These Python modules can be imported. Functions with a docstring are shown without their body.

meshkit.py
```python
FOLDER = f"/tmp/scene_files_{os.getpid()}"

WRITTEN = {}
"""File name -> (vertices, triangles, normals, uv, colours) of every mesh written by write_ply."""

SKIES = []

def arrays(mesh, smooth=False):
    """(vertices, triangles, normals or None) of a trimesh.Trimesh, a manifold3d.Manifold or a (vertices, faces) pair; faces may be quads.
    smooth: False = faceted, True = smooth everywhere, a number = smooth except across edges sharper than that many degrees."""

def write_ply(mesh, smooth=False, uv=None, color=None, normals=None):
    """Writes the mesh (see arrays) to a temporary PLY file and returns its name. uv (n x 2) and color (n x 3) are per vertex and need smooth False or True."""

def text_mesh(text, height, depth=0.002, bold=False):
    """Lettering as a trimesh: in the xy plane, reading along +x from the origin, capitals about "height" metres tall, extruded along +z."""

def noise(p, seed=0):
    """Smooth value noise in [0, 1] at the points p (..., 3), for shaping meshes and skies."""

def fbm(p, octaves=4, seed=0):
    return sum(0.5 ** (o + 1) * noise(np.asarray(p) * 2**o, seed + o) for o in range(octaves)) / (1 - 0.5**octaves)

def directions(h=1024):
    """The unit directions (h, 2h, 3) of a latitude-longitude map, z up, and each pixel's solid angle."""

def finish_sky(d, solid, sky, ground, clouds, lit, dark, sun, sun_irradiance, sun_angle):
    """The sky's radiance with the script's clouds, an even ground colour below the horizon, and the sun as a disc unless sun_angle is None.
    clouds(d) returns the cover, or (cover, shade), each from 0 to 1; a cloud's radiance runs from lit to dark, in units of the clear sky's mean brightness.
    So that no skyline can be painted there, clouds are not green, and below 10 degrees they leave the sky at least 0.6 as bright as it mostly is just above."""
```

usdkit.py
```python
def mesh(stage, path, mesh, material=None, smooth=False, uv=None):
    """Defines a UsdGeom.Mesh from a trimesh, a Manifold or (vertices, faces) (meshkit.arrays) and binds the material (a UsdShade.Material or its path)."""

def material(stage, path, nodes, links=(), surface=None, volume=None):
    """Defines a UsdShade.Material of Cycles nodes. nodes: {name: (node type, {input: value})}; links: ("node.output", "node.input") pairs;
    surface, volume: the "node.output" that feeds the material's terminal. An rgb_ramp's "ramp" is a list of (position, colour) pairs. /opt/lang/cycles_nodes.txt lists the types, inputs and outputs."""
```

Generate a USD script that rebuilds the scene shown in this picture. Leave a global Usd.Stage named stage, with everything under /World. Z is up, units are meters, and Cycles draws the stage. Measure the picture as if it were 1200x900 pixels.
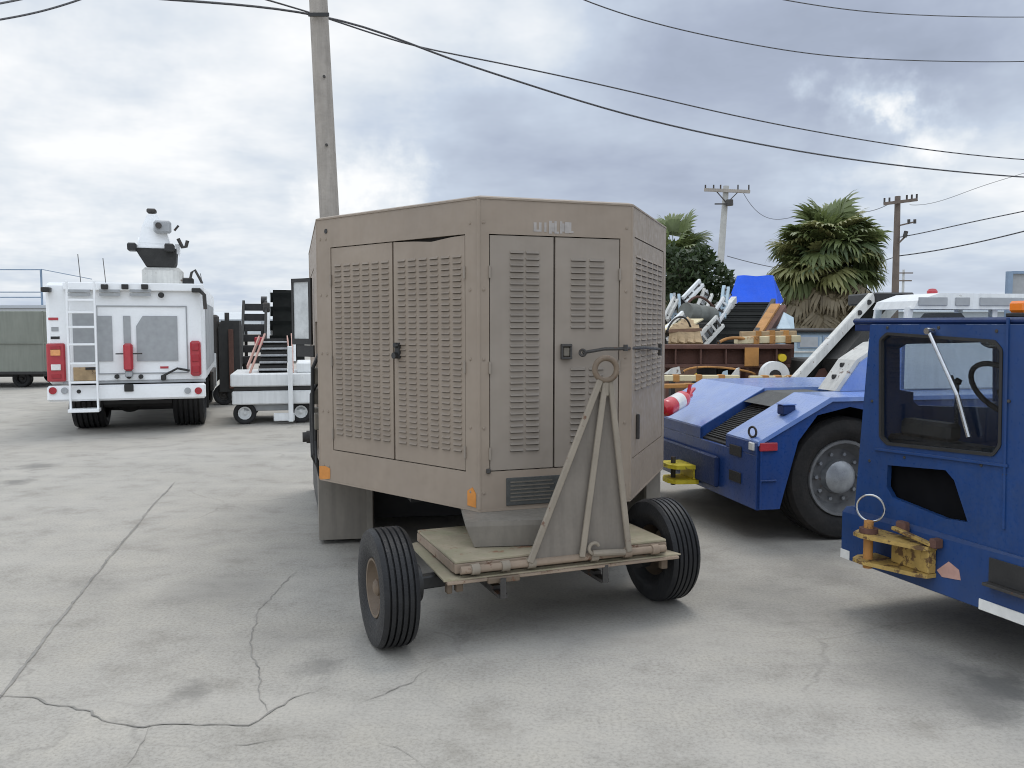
import math, random
import numpy as np, trimesh, manifold3d, shapely
from shapely.geometry import Polygon, box as sbox
import usdkit, meshkit
from pxr import Usd, UsdGeom, UsdLux, UsdShade, Gf, Sdf

stage = Usd.Stage.CreateInMemory()
UsdGeom.SetStageUpAxis(stage, 'Z'); UsdGeom.SetStageMetersPerUnit(stage, 1.0)
UsdGeom.Xform.Define(stage, '/World'); UsdGeom.Scope.Define(stage, '/World/Looks')

# ------------------------------------------------------------------ camera
CAM_H, PITCH, FPX = 1.7, math.radians(4.0), 1000.0       # eye height, tilt down, focal length in pixels of a 1200 px wide frame
cam = UsdGeom.Camera.Define(stage, '/World/camera')
cam.CreateHorizontalApertureAttr(36.0); cam.CreateFocalLengthAttr(36.0 * FPX / 1200); cam.CreateClippingRangeAttr((0.05, 5000))
cam.AddTranslateOp().Set((0, 0, CAM_H)); cam.AddRotateXOp().Set(90 - math.degrees(PITCH))
EXPOSURE = 0.30
cam.CreateExposureAttr(EXPOSURE)

def ray(px, py):
    a, b = (px - 600) / FPX, -(py - 450) / FPX
    y, z = math.cos(PITCH) + b * math.sin(PITCH), -math.sin(PITCH) + b * math.cos(PITCH)
    return np.array([a / y, 1.0, z / y])
def P(px, py, Y): return np.array([0, 0, CAM_H]) + ray(px, py) * Y             # a place seen in the photo, at a known distance
def G(px, py, z=0.0): r = ray(px, py); return P(px, py, (z - CAM_H) / r[2])     # the same, at a known height

# ------------------------------------------------------------------ sky and sun
SUN_EL, SUN_ROT = math.radians(66), math.radians(20)       # rotation = atan2(x, y) towards the sun
SKY_STRENGTH, CLOUD_GAIN, SUN_INT = 0.1, 8.4, 0.22
def unit(v): v = np.asarray(v, float); return v / np.linalg.norm(v)
def sky_material():
    n = {'tc': ('texture_coordinate', {}), 'sky': ('sky_texture', {'sky_type': 'single_scattering', 'sun_disc': False, 'sun_elevation': SUN_EL, 'sun_rotation': SUN_ROT}),
         'sep': ('separate_xyz', {}), 'zc': ('math', {'math_type': 'maximum', 'value2': 0.0}), 'za': ('math', {'math_type': 'add', 'value2': 0.16}),
         'u': ('math', {'math_type': 'divide'}), 'v': ('math', {'math_type': 'divide'}), 'uv': ('combine_xyz', {'z': 3.7}),
         'n1': ('noise_texture', {'scale': 0.85, 'detail': 9.0, 'roughness': 0.52, 'distortion': 0.25}),
         'n2': ('noise_texture', {'scale': 2.9, 'detail': 5.0, 'roughness': 0.55}),
         'wob': ('noise_texture', {'scale': 7.0, 'detail': 6.0, 'roughness': 0.6}), 'wc': ('vector_math', {'math_type': 'subtract', 'vector2': (0.5, 0.5, 0.5)}),
         'ws': ('vector_math', {'math_type': 'scale', 'scale': 0.30}), 'wd': ('vector_math', {'math_type': 'add'}),
         'b0': ('math', {'math_type': 'multiply_add', 'value2': 0.90, 'value3': 0.055}), 'b1': ('math', {'math_type': 'multiply_add', 'value2': 0.42})}
    l = [('tc.generated', 'sep.vector'), ('sep.z', 'zc.value1'), ('zc.value', 'za.value1'), ('sep.x', 'u.value1'), ('za.value', 'u.value2'), ('sep.y', 'v.value1'), ('za.value', 'v.value2'),
         ('u.value', 'uv.x'), ('v.value', 'uv.y'), ('uv.vector', 'n1.vector'), ('uv.vector', 'n2.vector'),
         ('tc.generated', 'wob.vector'), ('wob.color', 'wc.vector1'), ('wc.vector', 'ws.vector1'), ('tc.generated', 'wd.vector1'), ('ws.vector', 'wd.vector2'),
         ('n1.fac', 'b0.value1'), ('n2.fac', 'b1.value1'), ('b0.value', 'b1.value3')]
    last = 'b1.value'
    # brighter and darker masses of cloud, where they stand in the sky: (pixel it was seen at, angular radius, strength)
    for i, (px, py, r, a) in enumerate([(40, 190, 12, .24), (230, 70, 16, .12), (300, 260, 12, .10), (560, 40, 14, .08), (1028, 98, 3.2, .36), (1048, 128, 2.6, .26), (1110, 155, 3.4, .30), (1110, 235, 9, .10), (430, 225, 4, .22),
                                        (880, 90, 17, -.16), (1010, 0, 13, -.20), (760, 200, 15, -.15), (520, 190, 10, -.10), (1180, 70, 9, -.10), (60, 310, 9, -.12), (870, 270, 10, -.02), (1130, 300, 6, -.10)]):
        c = unit(ray(px, py))
        n[f'd{i}'] = ('vector_math', {'math_type': 'distance', 'vector2': tuple(c)})
        n[f'm{i}'] = ('map_range', {'range_type': 'smootherstep', 'from_min': math.radians(r) * 1.25, 'from_max': 0.0, 'to_min': 0.0, 'to_max': a, 'clamp': True})
        n[f'a{i}'] = ('math', {'math_type': 'add'})
        l += [('wd.vector', f'd{i}.vector1'), (f'd{i}.value', f'm{i}.value'), (f'm{i}.result', f'a{i}.value1'), (last, f'a{i}.value2')]
        last = f'a{i}.value'
    n['ramp'] = ('rgb_ramp', {'ramp': [(0.0, (.27, .315, .40)), (.36, (.405, .46, .58)), (.52, (.49, .555, .67)), (.66, (.57, .645, .76)), (.80, (.73, .785, .85)), (1.0, (.97, .98, .99))]})
    n['gain'] = ('vector_math', {'math_type': 'scale', 'scale': CLOUD_GAIN})
    # an overcast sky is brighter overhead than at the horizon
    n['zen'] = ('map_range', {'from_min': 0.35, 'from_max': 1.0, 'to_min': 1.0, 'to_max': 1.9, 'clamp': True})
    n['zs'] = ('vector_math', {'math_type': 'scale'})
    n['mx'] = ('mix', {'fac': 0.97})
    n['bg'] = ('background_shader', {'strength': SKY_STRENGTH})
    l += [(last, 'ramp.fac'), ('ramp.color', 'gain.vector1'), ('sep.z', 'zen.value'), ('gain.vector', 'zs.vector1'), ('zen.result', 'zs.scale'), ('sky.color', 'mx.color1'), ('zs.vector', 'mx.color2'), ('mx.color', 'bg.color')]
    return usdkit.material(stage, '/World/Looks/overcast_sky', n, l, surface='bg.background')
dome = UsdLux.DomeLight.Define(stage, '/World/sky')
UsdShade.MaterialBindingAPI.Apply(dome.GetPrim()).Bind(sky_material())
dome.GetPrim().SetCustomDataByKey('kind', 'structure')
sun = UsdLux.DistantLight.Define(stage, '/World/sun')
sun.CreateIntensityAttr(SUN_INT); sun.CreateAngleAttr(24.0); sun.CreateNormalizeAttr(True) if hasattr(sun, 'CreateNormalizeAttr') else None
sun.CreateColorAttr((1.0, 0.96, 0.90))
sun.AddRotateZOp().Set(-math.degrees(SUN_ROT)); sun.AddRotateXOp().Set(-(90 - math.degrees(SUN_EL)))

# ------------------------------------------------------------------ mesh helpers
class MB:
    """Collects shapes into one mesh."""
    def __init__(s): s.v, s.f, s.n = [], [], 0
    def add(s, v, f):
        v, f = np.asarray(v, float), np.asarray(f, int)
        if f.ndim == 2 and f.shape[1] == 4: f = np.vstack([f[:, [0, 1, 2]], f[:, [0, 2, 3]]])
        s.v.append(v); s.f.append(f + s.n); s.n += len(v); return s
    def mesh(s, m, M=None):
        if hasattr(m, 'to_mesh'): q = m.to_mesh(); v, f = np.array(q.vert_properties[:, :3], float), np.array(q.tri_verts)
        else: v, f = np.array(m.vertices), np.array(m.faces)
        if M is not None: v = v @ M[:3, :3].T + M[:3, 3]
        return s.add(v, f)
    def hull(s, pts): return s.mesh(manifold3d.Manifold.hull_points(np.asarray(pts, float)))
    def box(s, lo, hi, b=0.0, M=None):
        """Axis-aligned box from lo to hi with chamfered edges."""
        lo, hi = np.minimum(lo, hi).astype(float), np.maximum(lo, hi).astype(float)
        b = min(b, 0.45 * float((hi - lo).min())); pts = []
        for k in range(8):
            c = np.array([(hi if k >> i & 1 else lo)[i] for i in range(3)]); d = np.array([-1 if k >> i & 1 else 1 for i in range(3)]) * b
            pts += [c] if b == 0 else [c + d * np.array(q) for q in ((0, 1, 1), (1, 0, 1), (1, 1, 0))]
        pts = np.array(pts)
        if M is not None: pts = pts @ M[:3, :3].T + M[:3, 3]
        return s.hull(pts)
    def bar(s, p, q, w, h=None, up=(0, 0, 1), b=0.0):
        """Rectangular bar from p to q; w across, h along up."""
        p, q = np.asarray(p, float), np.asarray(q, float); h = w if h is None else h
        t = unit(q - p); a = np.cross(t, up)
        if np.linalg.norm(a) < 1e-6: a = np.cross(t, (1, 0, 0))
        a = unit(a); c = np.cross(a, t); M = np.eye(4); M[:3, 0], M[:3, 1], M[:3, 2], M[:3, 3] = t, a, c, p
        return s.box((0, -w / 2, -h / 2), (np.linalg.norm(q - p), w / 2, h / 2), b, M)
    def tube(s, pts, r, n=10, caps=True):
        pts = np.asarray(pts, float); r = np.broadcast_to(r, (len(pts),)).astype(float)
        v, q = usd_tube(pts, r, n); s.add(v, q)
        if caps:
            for i, fl in ((0, 1), (len(pts) - 1, -1)):
                ring = v[i * n:(i + 1) * n]; c = np.vstack([ring, pts[i]]); s.add(c, [[j, (j + 1) % n, n][::-fl] for j in range(n)])
        return s
    def cyl(s, p, q, r, n=20, r1=None): return s.tube([p, q], [r, r if r1 is None else r1], n)
    def lathe(s, prof, c, axis, n=48):
        """prof: (distance along axis, radius) pairs."""
        axis = unit(axis); a = np.cross(axis, (0, 0, 1)); a = unit(a) if np.linalg.norm(a) > 1e-6 else np.array([1., 0, 0]); b = np.cross(axis, a)
        th = np.arange(n) * 2 * np.pi / n; ring = np.cos(th)[:, None] * a + np.sin(th)[:, None] * b
        v = np.vstack([np.asarray(c) + x * axis + r * ring for x, r in prof]); m = len(prof)
        q = [[i * n + j, i * n + (j + 1) % n, (i + 1) * n + (j + 1) % n, (i + 1) * n + j] for i in range(m - 1) for j in range(n)]
        return s.add(v, np.array(q)[:, ::-1])
    def torus(s, c, axis, R, r, n=32, k=10):
        axis = unit(axis); a = np.cross(axis, (0.1, 0.2, 1)); a = unit(a); b = np.cross(axis, a)
        return s.tube([np.asarray(c) + R * (math.cos(t) * a + math.sin(t) * b) for t in np.linspace(0, 2 * np.pi, n + 1)], r, k, False)
    def plate(s, A, B, poly, d0, d1):
        """A shape drawn on the vertical wall that runs from A to B, in (along, height) coordinates, extruded between the outward distances d0 and d1. Outward is to the right of A->B."""
        t, n = wall_axes(A, B)
        for g in getattr(poly, 'geoms', [poly]):
            if g.is_empty: continue
            m = trimesh.creation.extrude_polygon(g, abs(d1 - d0), engine='earcut')
            v = np.array(m.vertices); lo = min(d0, d1)
            w = np.array([A[0], A[1], 0]) + v[:, :1] * t + np.array([0, 0, 1.]) * v[:, 1:2] + (v[:, 2:3] + lo) * n
            f = np.array(m.faces)
            s.add(w, f if np.dot(np.cross(t, (0, 0, 1)), n) > 0 else f[:, ::-1])
        return s
    def prism(s, poly, z0, z1):
        for g in getattr(poly, 'geoms', [poly]):
            m = trimesh.creation.extrude_polygon(g, z1 - z0, engine='earcut'); m.apply_translation((0, 0, z0)); s.mesh(m)
        return s
    def profile(s, poly, y0, y1):
        """A side outline in (x, z), extruded across y."""
        for g in getattr(poly, 'geoms', [poly]):
            m = trimesh.creation.extrude_polygon(g, abs(y1 - y0), engine='earcut'); v = np.array(m.vertices)
            s.add(np.stack([v[:, 0], max(y0, y1) - v[:, 2], v[:, 1]], 1), np.array(m.faces))
        return s
    def build(s, name, mat, parent, label=None, kind=None, smooth=32, world=None):
        v = np.vstack(s.v); f = np.vstack(s.f)
        inv = INV.get(root_of(parent)) if (world if world is not None else WORLD.get(root_of(parent), False)) else None
        if inv is not None: v = v @ inv[:3, :3].T + inv[:3, 3]
        path = numbered((parent if parent else '/World') + '/' + name)
        m = usdkit.mesh(stage, path, (v, f), M[mat], smooth=smooth)
        if label: m.GetPrim().SetCustomDataByKey('label', label)
        if kind: m.GetPrim().SetCustomDataByKey('kind', kind)
        return path
def usd_tube(p, r, n):
    t = np.gradient(p, axis=0); t /= np.linalg.norm(t, axis=1, keepdims=True) + 1e-12
    a0 = np.cross(t[0], (0, 0, 1.) if abs(t[0][2]) < .9 else (1., 0, 0)); out = []
    for ti in t:
        a0 = a0 - np.dot(a0, ti) * ti; a0 = unit(a0); out.append(a0)
    a = np.array(out); b = np.cross(t, a); th = np.arange(n) * 2 * np.pi / n
    v = p[:, None] + r[:, None, None] * (np.cos(th)[None, :, None] * a[:, None] + np.sin(th)[None, :, None] * b[:, None])
    i, j = np.meshgrid(np.arange(len(p) - 1), np.arange(n), indexing='ij')
    q = np.stack([i * n + j, i * n + (j + 1) % n, (i + 1) * n + (j + 1) % n, (i + 1) * n + j], -1).reshape(-1, 4)
    return v.reshape(-1, 3), q[:, ::-1]
def wall_axes(A, B):
    t = np.array([B[0] - A[0], B[1] - A[1], 0.]); t = unit(t); return t, np.array([t[1], -t[0], 0])
def on_wall(A, B, px, py, off=0.0):
    """(along, height) of the point of the wall A-B that the photo shows at a pixel."""
    t, n = wall_axes(A, B); o = np.array([0, 0, CAM_H]); r = ray(px, py); a = np.array([A[0], A[1], 0]) + off * n
    k = np.dot(a - o, n) / np.dot(r, n); p = o + r * k
    return float(np.dot(p - a, t)), float(p[2])
def wall_poly(A, B, pts, off=0.0): return Polygon([on_wall(A, B, *p, off) for p in pts])
USED, INV, WORLD = {}, {}, {}
def numbered(path):
    k = USED.get(path, -1) + 1; USED[path] = k
    return path if k == 0 else f'{path}_{k:03d}'
def root_of(path): return '/'.join((path or '').split('/')[:3])
def tag(path, label=None, cat=None, group=None, kind=None):
    p = stage.GetPrimAtPath(path)
    for k, v in (('label', label), ('category', cat), ('group', group), ('kind', kind)):
        if v: p.SetCustomDataByKey(k, v)
    return path
def thing(name, label, cat, loc=(0, 0, 0), rz=0.0, group=None, world=False):
    """A thing at its base; world=True means its parts are given in world coordinates."""
    path = numbered('/World/' + name); x = UsdGeom.Xform.Define(stage, path)
    x.AddTranslateOp().Set(tuple(map(float, loc))); x.AddRotateZOp().Set(rz)
    c, s = math.cos(math.radians(rz)), math.sin(math.radians(rz)); W = np.eye(4); W[:3, :3] = [[c, -s, 0], [s, c, 0], [0, 0, 1]]; W[:3, 3] = loc
    INV[path], WORLD[path] = np.linalg.inv(W), world
    return tag(path, label, cat, group)
def sub(name, parent):
    path = numbered(parent + '/' + name); UsdGeom.Xform.Define(stage, path); return path

# ------------------------------------------------------------------ materials
M = {}
def paint(name, col, rough=0.5, var=0.18, scale=3.0, spots=None, spot_at=0.66, spot_scale=6.0, metallic=0.0, bump=0.0, bump_scale=60.0, streak=0.0, spec=0.5, coat=0.0, dust=None, dust_amt=0.0, dent=0.0):
    c = np.array(col, float)
    n = {'tc': ('texture_coordinate', {}), 'n1': ('noise_texture', {'scale': scale, 'detail': 6.0, 'roughness': 0.6}),
         'r1': ('rgb_ramp', {'ramp': [(0.25, tuple(c * (1 - var))), (0.5, tuple(c)), (0.75, tuple(np.minimum(c * (1 + var), 0.95)))]}),
         'nf': ('noise_texture', {'scale': scale * 14, 'detail': 3.0}), 'rr': ('map_range', {'from_min': 0.3, 'from_max': 0.7, 'to_min': max(rough - 0.12, 0.05), 'to_max': min(rough + 0.14, 1.0)}),
         'p': ('principled_bsdf', {'metallic': metallic, 'specular_ior_level': spec, 'coat_weight': coat, 'coat_roughness': 0.15})}
    l = [('tc.object', 'n1.vector'), ('n1.fac', 'r1.fac'), ('tc.object', 'nf.vector'), ('nf.fac', 'rr.value'), ('rr.result', 'p.roughness')]
    out = 'r1.color'
    if streak:
        n['mp'] = ('mapping', {'scale': (9.0, 9.0, 0.7)}); n['ns'] = ('noise_texture', {'scale': 2.0, 'detail': 5.0, 'roughness': 0.65})
        n['ms'] = ('map_range', {'from_min': 0.42, 'from_max': 0.72, 'to_min': 0.0, 'to_max': streak, 'clamp': True}); n['xs'] = ('mix', {'color2': tuple(c * 0.5)})
        l += [('tc.object', 'mp.vector'), ('mp.vector', 'ns.vector'), ('ns.fac', 'ms.value'), ('ms.result', 'xs.fac'), (out, 'xs.color1')]; out = 'xs.color'
    if dust is not None:
        n['nd'] = ('noise_texture', {'scale': scale * 1.7, 'detail': 7.0, 'roughness': 0.65}); n['md'] = ('map_range', {'from_min': 0.4, 'from_max': 0.7, 'to_min': dust_amt * 0.25, 'to_max': dust_amt, 'clamp': True}); n['xd'] = ('mix', {'color2': dust})
        l += [('tc.object', 'nd.vector'), ('nd.fac', 'md.value'), ('md.result', 'xd.fac'), (out, 'xd.color1')]; out = 'xd.color'
    if spots is not None:
        n['n3'] = ('noise_texture', {'scale': spot_scale, 'detail': 8.0, 'roughness': 0.68}); n['m3'] = ('map_range', {'from_min': spot_at, 'from_max': spot_at + 0.05, 'to_min': 0.0, 'to_max': 0.9, 'clamp': True}); n['x3'] = ('mix', {'color2': spots})
        l += [('tc.object', 'n3.vector'), ('n3.fac', 'm3.value'), ('m3.result', 'x3.fac'), (out, 'x3.color1')]; out = 'x3.color'
    if bump:
        n['nb'] = ('noise_texture', {'scale': bump_scale, 'detail': 4.0}); n['bp'] = ('bump', {'strength': bump, 'distance': 0.01})
        l += [('tc.object', 'nb.vector'), ('nb.fac', 'bp.height'), ('bp.normal', 'p.normal')]
        if dent:
            n['ndt'] = ('noise_texture', {'scale': 2.6, 'detail': 2.0}); n['bd'] = ('bump', {'strength': dent, 'distance': 0.05}); l += [('tc.object', 'ndt.vector'), ('ndt.fac', 'bd.height'), ('bd.normal', 'bp.normal')]
    l.append((out, 'p.base_color'))
    M[name] = usdkit.material(stage, '/World/Looks/' + name, n, l, surface='p.BSDF')
RUST = (.115, .05, .024)
paint('tan_paint', (.278, .221, .168), .55, .13, 1.3, RUST, .715, 11, bump=.08, bump_scale=25, streak=.10, dust=(.22, .175, .135), dust_amt=.42, dent=.5)
paint('taupe_paint', (.262, .219, .176), .55, .10, 1.3, RUST, .73, 11, bump=.08, bump_scale=25, streak=.10, dust=(.21, .178, .145), dust_amt=.38, dent=.5)
paint('tan_dark_gap', (.03, .026, .022), .9, .2)
paint('louver_gap', (.10, .083, .067), .9, .2)
paint('pale_lettering', (.325, .295, .27), .7, .2, 20)
paint('trailer_grey', (.20, .178, .148), .6, .16, 3, RUST, .68, 10, bump=.1, streak=.35)
paint('trailer_deck', (.35, .285, .205), .75, .25, 4, (.22, .11, .06), .60, 5, bump=.2, dust=(.19, .21, .11), dust_amt=.55)
paint('trailer_pink', (.26, .195, .14), .75, .3, 6, RUST, .58, 12, bump=.15)
paint('tow_frame_paint', (.25, .21, .16), .6, .18, 5, RUST, .62, 12, bump=.12, streak=.25)
paint('tow_frame_plate', (.175, .150, .122), .65, .14, 4, RUST, .72, 8, bump=.1, streak=.4)
paint('rubber', (.009, .009, .010), .48, .35, 8, bump=.3, bump_scale=90, dust=(.06, .056, .05), dust_amt=.14, spec=.35)
paint('worn_rubber', (.010, .010, .010), .7, .3, 5, bump=.3, bump_scale=60, dust=(.055, .045, .038), dust_amt=.36, spec=.3)
paint('rim_tan', (.145, .105, .07), .6, .25, 8, RUST, .6, 14, bump=.15)
paint('orange_reflector', (.52, .20, .035), .5, .15, 20)
paint('black_metal', (.018, .017, .016), .5, .3, 8, bump=.1)
paint('void_black', (.006, .006, .007), .95, .3, 8, spec=.08)
paint('dark_steel', (.06, .055, .05), .55, .3, 6, RUST, .6, 9, metallic=.4, bump=.15)
paint('dark_plate', (.055, .055, .05), .6, .35, 14, bump=.3, bump_scale=70)
paint('brass_grey', (.17, .15, .12), .45, .2, 20, metallic=.5)
paint('fire_white', (.87, .88, .88), .35, .05, 2, dust=(.6, .59, .56), dust_amt=.15, coat=.2)
paint('fire_grey', (.33, .34, .345), .5, .12, 10)
paint('fire_red', (.40, .035, .045), .35, .15, 12, coat=.3)
paint('lamp_red', (.30, .01, .02), .2, .2, 20, coat=.6)
paint('lamp_amber', (.75, .33, .12), .3, .2, 20, coat=.5)
paint('lamp_clear', (.75, .74, .70), .15, .1, 20, coat=.5)
paint('white_paint', (.74, .75, .74), .5, .1, 3, (.30, .26, .21), .66, 7, streak=.25)
paint('dirty_white', (.60, .59, .55), .6, .18, 4, RUST, .62, 8, streak=.45, bump=.1)
paint('olive_grey', (.20, .21, .175), .6, .12, 1.5, streak=.35)
paint('navy_paint', (.006, .037, .140), .42, .25, 3, (.085, .06, .055), .69, 14, coat=.15, bump=.06, streak=.3, dust=(.035, .055, .095), dust_amt=.3)
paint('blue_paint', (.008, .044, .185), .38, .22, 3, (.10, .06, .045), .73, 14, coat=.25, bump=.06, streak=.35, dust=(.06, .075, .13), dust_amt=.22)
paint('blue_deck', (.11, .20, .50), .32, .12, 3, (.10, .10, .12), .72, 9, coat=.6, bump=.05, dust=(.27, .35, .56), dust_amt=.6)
paint('blue_dark', (.006, .022, .09), .5, .3, 4, RUST, .68, 9, bump=.1)
paint('hitch_yellow', (.62, .50, .03), .55, .2, 9, (.10, .06, .03), .60, 12, bump=.15)
paint('hitch_old', (.38, .25, .07), .6, .3, 12, (.09, .045, .02), .52, 16, bump=.25)
paint('grille_dark', (.022, .021, .019), .7, .4, 8, bump=.3)
paint('rim_grey', (.17, .17, .17), .5, .3, 10, RUST, .62, 14, metallic=.3, bump=.1)
paint('hub_silver', (.36, .37, .38), .4, .25, 14, metallic=.6)
paint('chrome', (.6, .6, .6), .2, .15, 20, metallic=1.0)
paint('seat_black', (.02, .02, .022), .7, .2, 12, bump=.1)
paint('beacon_orange', (.80, .19, .01), .25, .12, 20, coat=.6)
paint('rust_beam', (.105, .05, .036), .85, .35, 3, (.30, .23, .16), .66, 6, bump=.4, bump_scale=30)
paint('rust_orange', (.42, .20, .055), .75, .3, 4, (.14, .07, .03), .6, 7, bump=.2)
paint('cream_bar', (.62, .54, .34), .65, .2, 3, (.40, .18, .06), .60, 6, bump=.1)
paint('bright_yellow', (.72, .52, .03), .5, .15, 9)
paint('belt_black', (.010, .011, .010), .95, .4, 5, bump=.2, spec=.1)
paint('tarp_blue', (.012, .085, .58), .8, .12, 2, bump=.15, bump_scale=6, spec=.15)
paint('pale_blue', (.40, .50, .56), .5, .12, 3, streak=.2)
paint('tan_wood', (.42, .30, .17), .8, .3, 7, (.18, .12, .07), .6, 9, bump=.2)
paint('grey_tarp', (.13, .135, .12), .75, .3, 5, bump=.4, bump_scale=12)
paint('brown_wood', (.20, .115, .07), .8, .3, 6, bump=.2)
paint('salmon_paint', (.46, .27, .22), .6, .2, 9)
paint('pole_wood', (.34, .305, .265), .85, .22, 2.5, bump=.5, bump_scale=30, streak=.4)
paint('pole_pale', (.42, .41, .38), .85, .15, 3, bump=.2)
paint('pole_brown', (.135, .105, .085), .85, .2, 3, bump=.3)
paint('cable_black', (.06, .06, .065), .6, .1)
paint('steel_blue', (.20, .27, .36), .5, .15, 4)
paint('far_white', (.55, .57, .58), .7, .06, .4)
paint('far_grey', (.40, .42, .44), .8, .1, .3)
paint('extinguisher_red', (.55, .02, .03), .3, .12, 14, coat=.5)
paint('concrete_crack', (.26, .245, .22), .95, .35, 6)
paint('bark', (.12, .095, .07), .95, .3, 6, bump=.6, bump_scale=15)

def leaf_mat(name, col, var=.35, trans=.25):
    c = np.array(col)
    M[name] = usdkit.material(stage, '/World/Looks/' + name, {
        'tc': ('texture_coordinate', {}), 'n': ('noise_texture', {'scale': 1.6, 'detail': 4.0}), 'g': ('geometry', {}),
        'r': ('rgb_ramp', {'ramp': [(.0, tuple(c * (1 - var))), (1., tuple(c * (1 + var)))]}), 'ad': ('math', {'math_type': 'multiply_add', 'value2': .55}), 'ml': ('math', {'math_type': 'multiply', 'value2': .45}),
        'p': ('principled_bsdf', {'roughness': .5}), 't': ('translucent_bsdf', {}), 'm': ('mix_closure', {'fac': trans})},
        [('tc.object', 'n.vector'), ('g.random_per_island', 'ad.value1'), ('n.fac', 'ml.value1'), ('ml.value', 'ad.value3'), ('ad.value', 'r.fac'), ('r.color', 'p.base_color'), ('r.color', 't.color'), ('p.BSDF', 'm.closure1'), ('t.BSDF', 'm.closure2')], surface='m.closure')
leaf_mat('frond_green', (.17, .21, .075)); leaf_mat('frond_yellow', (.32, .32, .13)); leaf_mat('frond_dead', (.26, .21, .13)); leaf_mat('frond_dark', (.085, .12, .045))
leaf_mat('tree_leaf', (.055, .085, .032), .55)
def pane_mat(name, tint=(.9, .93, .95), rough=0.02):
    M[name] = usdkit.material(stage, '/World/Looks/' + name, {'t': ('transparent_bsdf', {'color': tint}), 'g': ('glossy_bsdf', {'roughness': rough, 'color': (1, 1, 1)}), 'f': ('layer_weight', {'blend': .5}), 'pw': ('math', {'math_type': 'power', 'value2': 4.0}), 'ma': ('math', {'math_type': 'multiply_add', 'value2': .8, 'value3': .035}), 'm': ('mix_closure', {})},
        [('f.facing', 'pw.value1'), ('pw.value', 'ma.value1'), ('ma.value', 'm.fac'), ('t.BSDF', 'm.closure1'), ('g.BSDF', 'm.closure2')], surface='m.closure')
pane_mat('window_glass', (.80, .83, .85)); paint('perspex', (.50, .51, .50), .2, .3, 9, coat=.6)

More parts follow.
